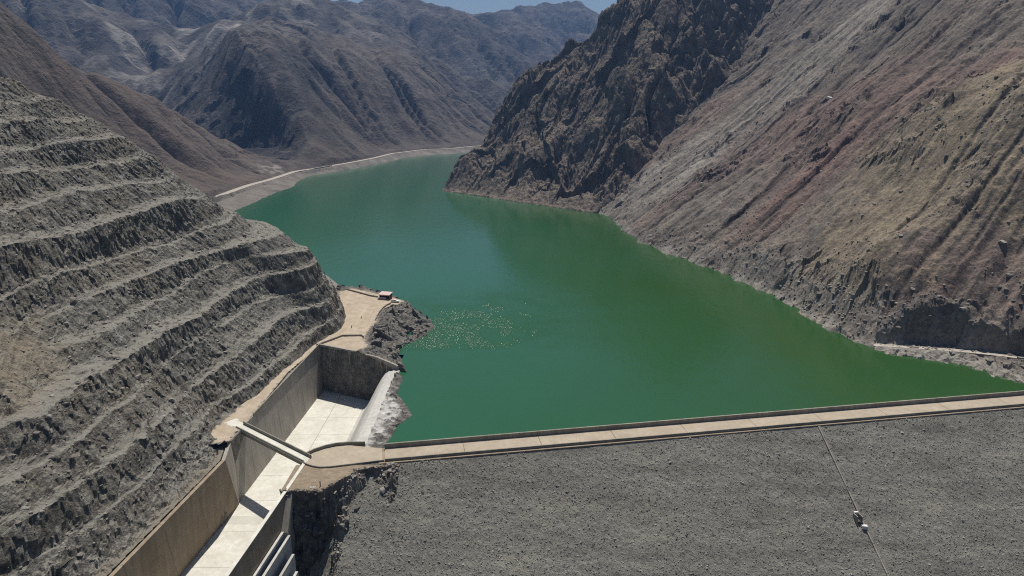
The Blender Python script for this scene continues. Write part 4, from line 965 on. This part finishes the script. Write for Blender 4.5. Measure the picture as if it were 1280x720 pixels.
# ------------------------------------------------------------------ things on the platform
def build_platform_things():
    def lowwall(pts, lab, h=.9, z=ZC):
        o = empty("low_wall", lab, "wall", "low concrete walls around the platform")
        for a, c in zip(pts[:-1], pts[1:]): MB().wall(a, c, .4, z-.8, z+h).build("wall_section", M['parapet'], o)
    lowwall([(-96.6, 325.6), (-92.5, 332), (-87.8, 339), (-78, 339.5), (-76.5, 337)], "angled low wall on the dirt above the spillway's back wall")
    lowwall([(-106, 428), (-97, 421), (-88, 413.5), (-83, 411)], "low wall along the platform's far edge beside the lake")
    lowwall([(-75.8, 366), (-76.3, 378), (-75.6, 388), (-74.2, 394), (-72.6, 397)], "curved low wall bending round the platform above the rock mound")
    # hut with a pale faded roof
    h = empty("site_hut", "small open fronted hut with faded pinkish roof at the platform corner", "hut")
    cx, cy, z, r = -77.6, 408.5, ZC, -.25
    ca, sa = math.cos(r), math.sin(r)
    L = lambda x, y: (cx+ca*x-sa*y, cy+sa*x+ca*y)
    Wd, Dp, Hh = 6.6, 4.2, 3.0
    for x in (-Wd/2+.1, Wd/2-.1): MB().prism([L(x-.1, -Dp/2), L(x+.1, -Dp/2), L(x+.1, Dp/2), L(x-.1, Dp/2)], z-.3, z+Hh).build("side_wall", M['maroon'], h)
    MB().prism([L(-Wd/2, Dp/2-.1), L(Wd/2, Dp/2-.1), L(Wd/2, Dp/2+.1), L(-Wd/2, Dp/2+.1)], z-.3, z+Hh+.4).build("rear_wall", M['maroon'], h)
    MB().prism([L(-Wd/2, -Dp/2), L(Wd/2-2.4, -Dp/2), L(Wd/2-2.4, -Dp/2+.15), L(-Wd/2, -Dp/2+.15)], z-.3, z+1.3).build("front_counter", M['pink'], h)
    MB().prism([L(-Wd/2, -Dp/2), L(Wd/2, -Dp/2), L(Wd/2, -Dp/2+.15), L(-Wd/2, -Dp/2+.15)], z+2.4, z+3.0).build("fascia", M['pink'], h)
    rf = MB(); pl = [L(-Wd/2-.4, -Dp/2-.6), L(Wd/2+.4, -Dp/2-.6), L(Wd/2+.4, Dp/2+.5), L(-Wd/2-.4, Dp/2+.5)]
    rf.prism(pl, [z+3.02, z+3.02, z+3.62, z+3.62], [z+3.16, z+3.16, z+3.76, z+3.76]); rf.build("roof", M['pink'], h)
    # pickup
    c = empty("parked_pickup", "white pickup truck parked beside the pink roofed hut", "pickup")
    cx2, cy2, r2 = -70.6, 400.6, -.1; ca2, sa2 = math.cos(r2), math.sin(r2)
    def side(profile, hw, name, mat):
        mb = MB(); k = len(profile)
        for s in (-hw, hw):
            for (x, zz) in profile: mb.v.append((cx2+ca2*x-sa2*s, cy2+sa2*x+ca2*s, ZC+zz))
        mb.f = [tuple(range(k)), tuple(range(2*k-1, k-1, -1))]+[(j, k+j, k+(j+1) % k, (j+1) % k) for j in range(k)]
        return mb.build(name, mat, c, .05)
    side([(-2.6, .45), (2.55, .45), (2.6, .9), (2.3, 1.08), (1.0, 1.15), (-.9, 1.15), (-2.6, 1.12)], .92, "body", M['white'])
    side([(1.0, 1.16), (.35, 1.78), (-.75, 1.8), (-.95, 1.16)], .8, "cabin", M['white'])
    side([(.93, 1.2), (.40, 1.70), (-.70, 1.72), (-.85, 1.2)], .83, "window", M['glass'])
    side([(-2.5, 1.13), (-1.05, 1.13), (-1.05, 1.17), (-2.5, 1.17)], .75, "cargo_bed", M['rubber'])
    for x in (-1.6, 1.6):
        for s in (-.85, .85):
            V, Fc = [], []; n = 14
            for k, o in enumerate((-.12, .12)):
                for a in range(n):
                    A = a/n*2*math.pi; lx, ly, lz = x+.38*math.cos(A), s+o, .38+.38*math.sin(A)
                    V.append((cx2+ca2*lx-sa2*ly, cy2+sa2*lx+ca2*ly, ZC+lz))
            Fc = [tuple(range(n)), tuple(range(2*n-1, n-1, -1))]+[(j, n+j, n+(j+1) % n, (j+1) % n) for j in range(n)]
            mb = MB(); mb.v = V; mb.f = Fc; mb.build("wheel", M['rubber'], c)
    t = empty("water_tank", "small white tank standing left of the hut", "tank")
    V, Fc = [], []; n = 12
    for zz, rr in ((ZC-.1, .6), (ZC+1.0, .62), (ZC+1.25, .35)):
        for a in range(n): A = a/n*2*math.pi; V.append((-81.9+rr*math.cos(A), 407.0+rr*math.sin(A), zz))
    Fc = [tuple(range(2*n, 3*n))]+[(k*n+j, k*n+(j+1) % n, (k+1)*n+(j+1) % n, (k+1)*n+j) for k in range(2) for j in range(n)]
    mb = MB(); mb.v = V; mb.f = Fc; mb.build("shell", M['white'], t); MB().box((-81.9, 407, ZC+1.251), (.4, .4, .12)).build("lid", M['steel'], t)
    for (x, y, lab) in [(-84.5, 369.5, "thin dark marker post on the platform, the one farther from the spillway"), (-86.2, 352.5, "thin dark marker post on the platform, the one nearer the spillway")]:
        o = empty("marker_post", lab, "post", "marker posts on the platform")
        MB().box((x, y, ZC-.1), (.3, .3, 1.5)).build("shaft", M['steel'], o); MB().box((x, y-.1, ZC-.05), (.8, .8, .22)).build("foot_block", M['wall'], o)
    # far shore bridge
    fb = empty("shore_bridge", "tiny road bridge over the side inlet on the far left shore", "bridge")
    a, c = np.array(ROADF[6]), np.array(ROADF[7]); d = (c-a)/np.hypot(*(c-a)); a = a-d*6; c = c+d*6
    MB().wall(tuple(a), tuple(c), 8.5, 7.6, 8.6).build("deck", M['track'], fb)
    for s in (-4.1, 4.1):
        n = np.array([d[1], -d[0]])*s; MB().wall(tuple(a+n), tuple(c+n), .35, 8.602, 9.5).build("railing", M['wall'], fb)
    for f in (.35, .7):
        p = a+(c-a)*f; MB().box((p[0], p[1], -6), (1.6, 7, 13.5), math.atan2(d[1], d[0])).build("pier", M['wall'], fb)
build_platform_things()

# white quartz boulder on the right slope
def build_boulder():
    d = bpy.context.evaluated_depsgraph_get()
    from mathutils import Vector
    p0 = Vector((0, 0, CAM_H)); q = Vector(survey(1037, 123, y=600)); o = bpy.data.objects["valley_side"]
    ok, loc, nor, idx = o.ray_cast(p0, (q-p0).normalized())
    if not ok: return
    V, Fc = rock_proto(77); V = V*np.array([4.2, 5.5, 2.6])
    V = V@np.array([[.8, .6, 0], [-.6, .8, 0], [0, 0, 1]]) + np.array(loc)+np.array([0, 0, .4])
    b = np_mesh("pale_boulder", V, Fc, M['white'], None, False); props(b, "single bright white rock lying high on the gullied right slope", "boulder")
build_boulder()

# loose stones on the benches
def bench_stones():
    rs = np.random.RandomState(31); m = (TX > -260) & (TY < 420) & (TZ > 5.5) & (TY > 120)
    ii = rs.choice(np.flatnonzero(m.ravel()), 16000)
    P = np.stack([TX.ravel()[ii], TY.ravel()[ii], TZ.ravel()[ii]], 1)
    o = scatter("bench_stones", P, rs.gamma(1.8, .28, len(ii))+.2, M['boulder'], None, 33)
    props(o, "loose stones fallen on the cliff's benches", "stones", "stuff")
bench_stones()

# ------------------------------------------------------------------ air
def build_haze():
    t = bpy.data.materials.new("haze"); t.use_nodes = True; n = t.node_tree
    for k in list(n.nodes):
        if k.type != 'OUTPUT_MATERIAL': n.nodes.remove(k)
    out = [k for k in n.nodes if k.type == 'OUTPUT_MATERIAL'][0]
    v = n.nodes.new("ShaderNodeVolumePrincipled"); v.inputs["Color"].default_value = (.26, .50, 1.0, 1); v.inputs["Density"].default_value = .00008
    v.inputs["Anisotropy"].default_value = .2
    n.links.new(v.outputs[0], out.inputs["Volume"])
    zs = [o for o in COL.objects if o.type == 'MESH']
    top = max(max((o.matrix_world @ __import__('mathutils').Vector(c)).z for c in o.bound_box) for o in zs)
    bot = min(min((o.matrix_world @ __import__('mathutils').Vector(c)).z for c in o.bound_box) for o in zs)
    o = MB().prism([(-3100, -60), (1400, -60), (1400, 5600), (-3100, 5600)], bot-3, top+15).build("haze", t)
    o["kind"] = "stuff"; o["label"] = "thin bluish haze hanging in the valley air"; o["category"] = "haze"
build_haze()
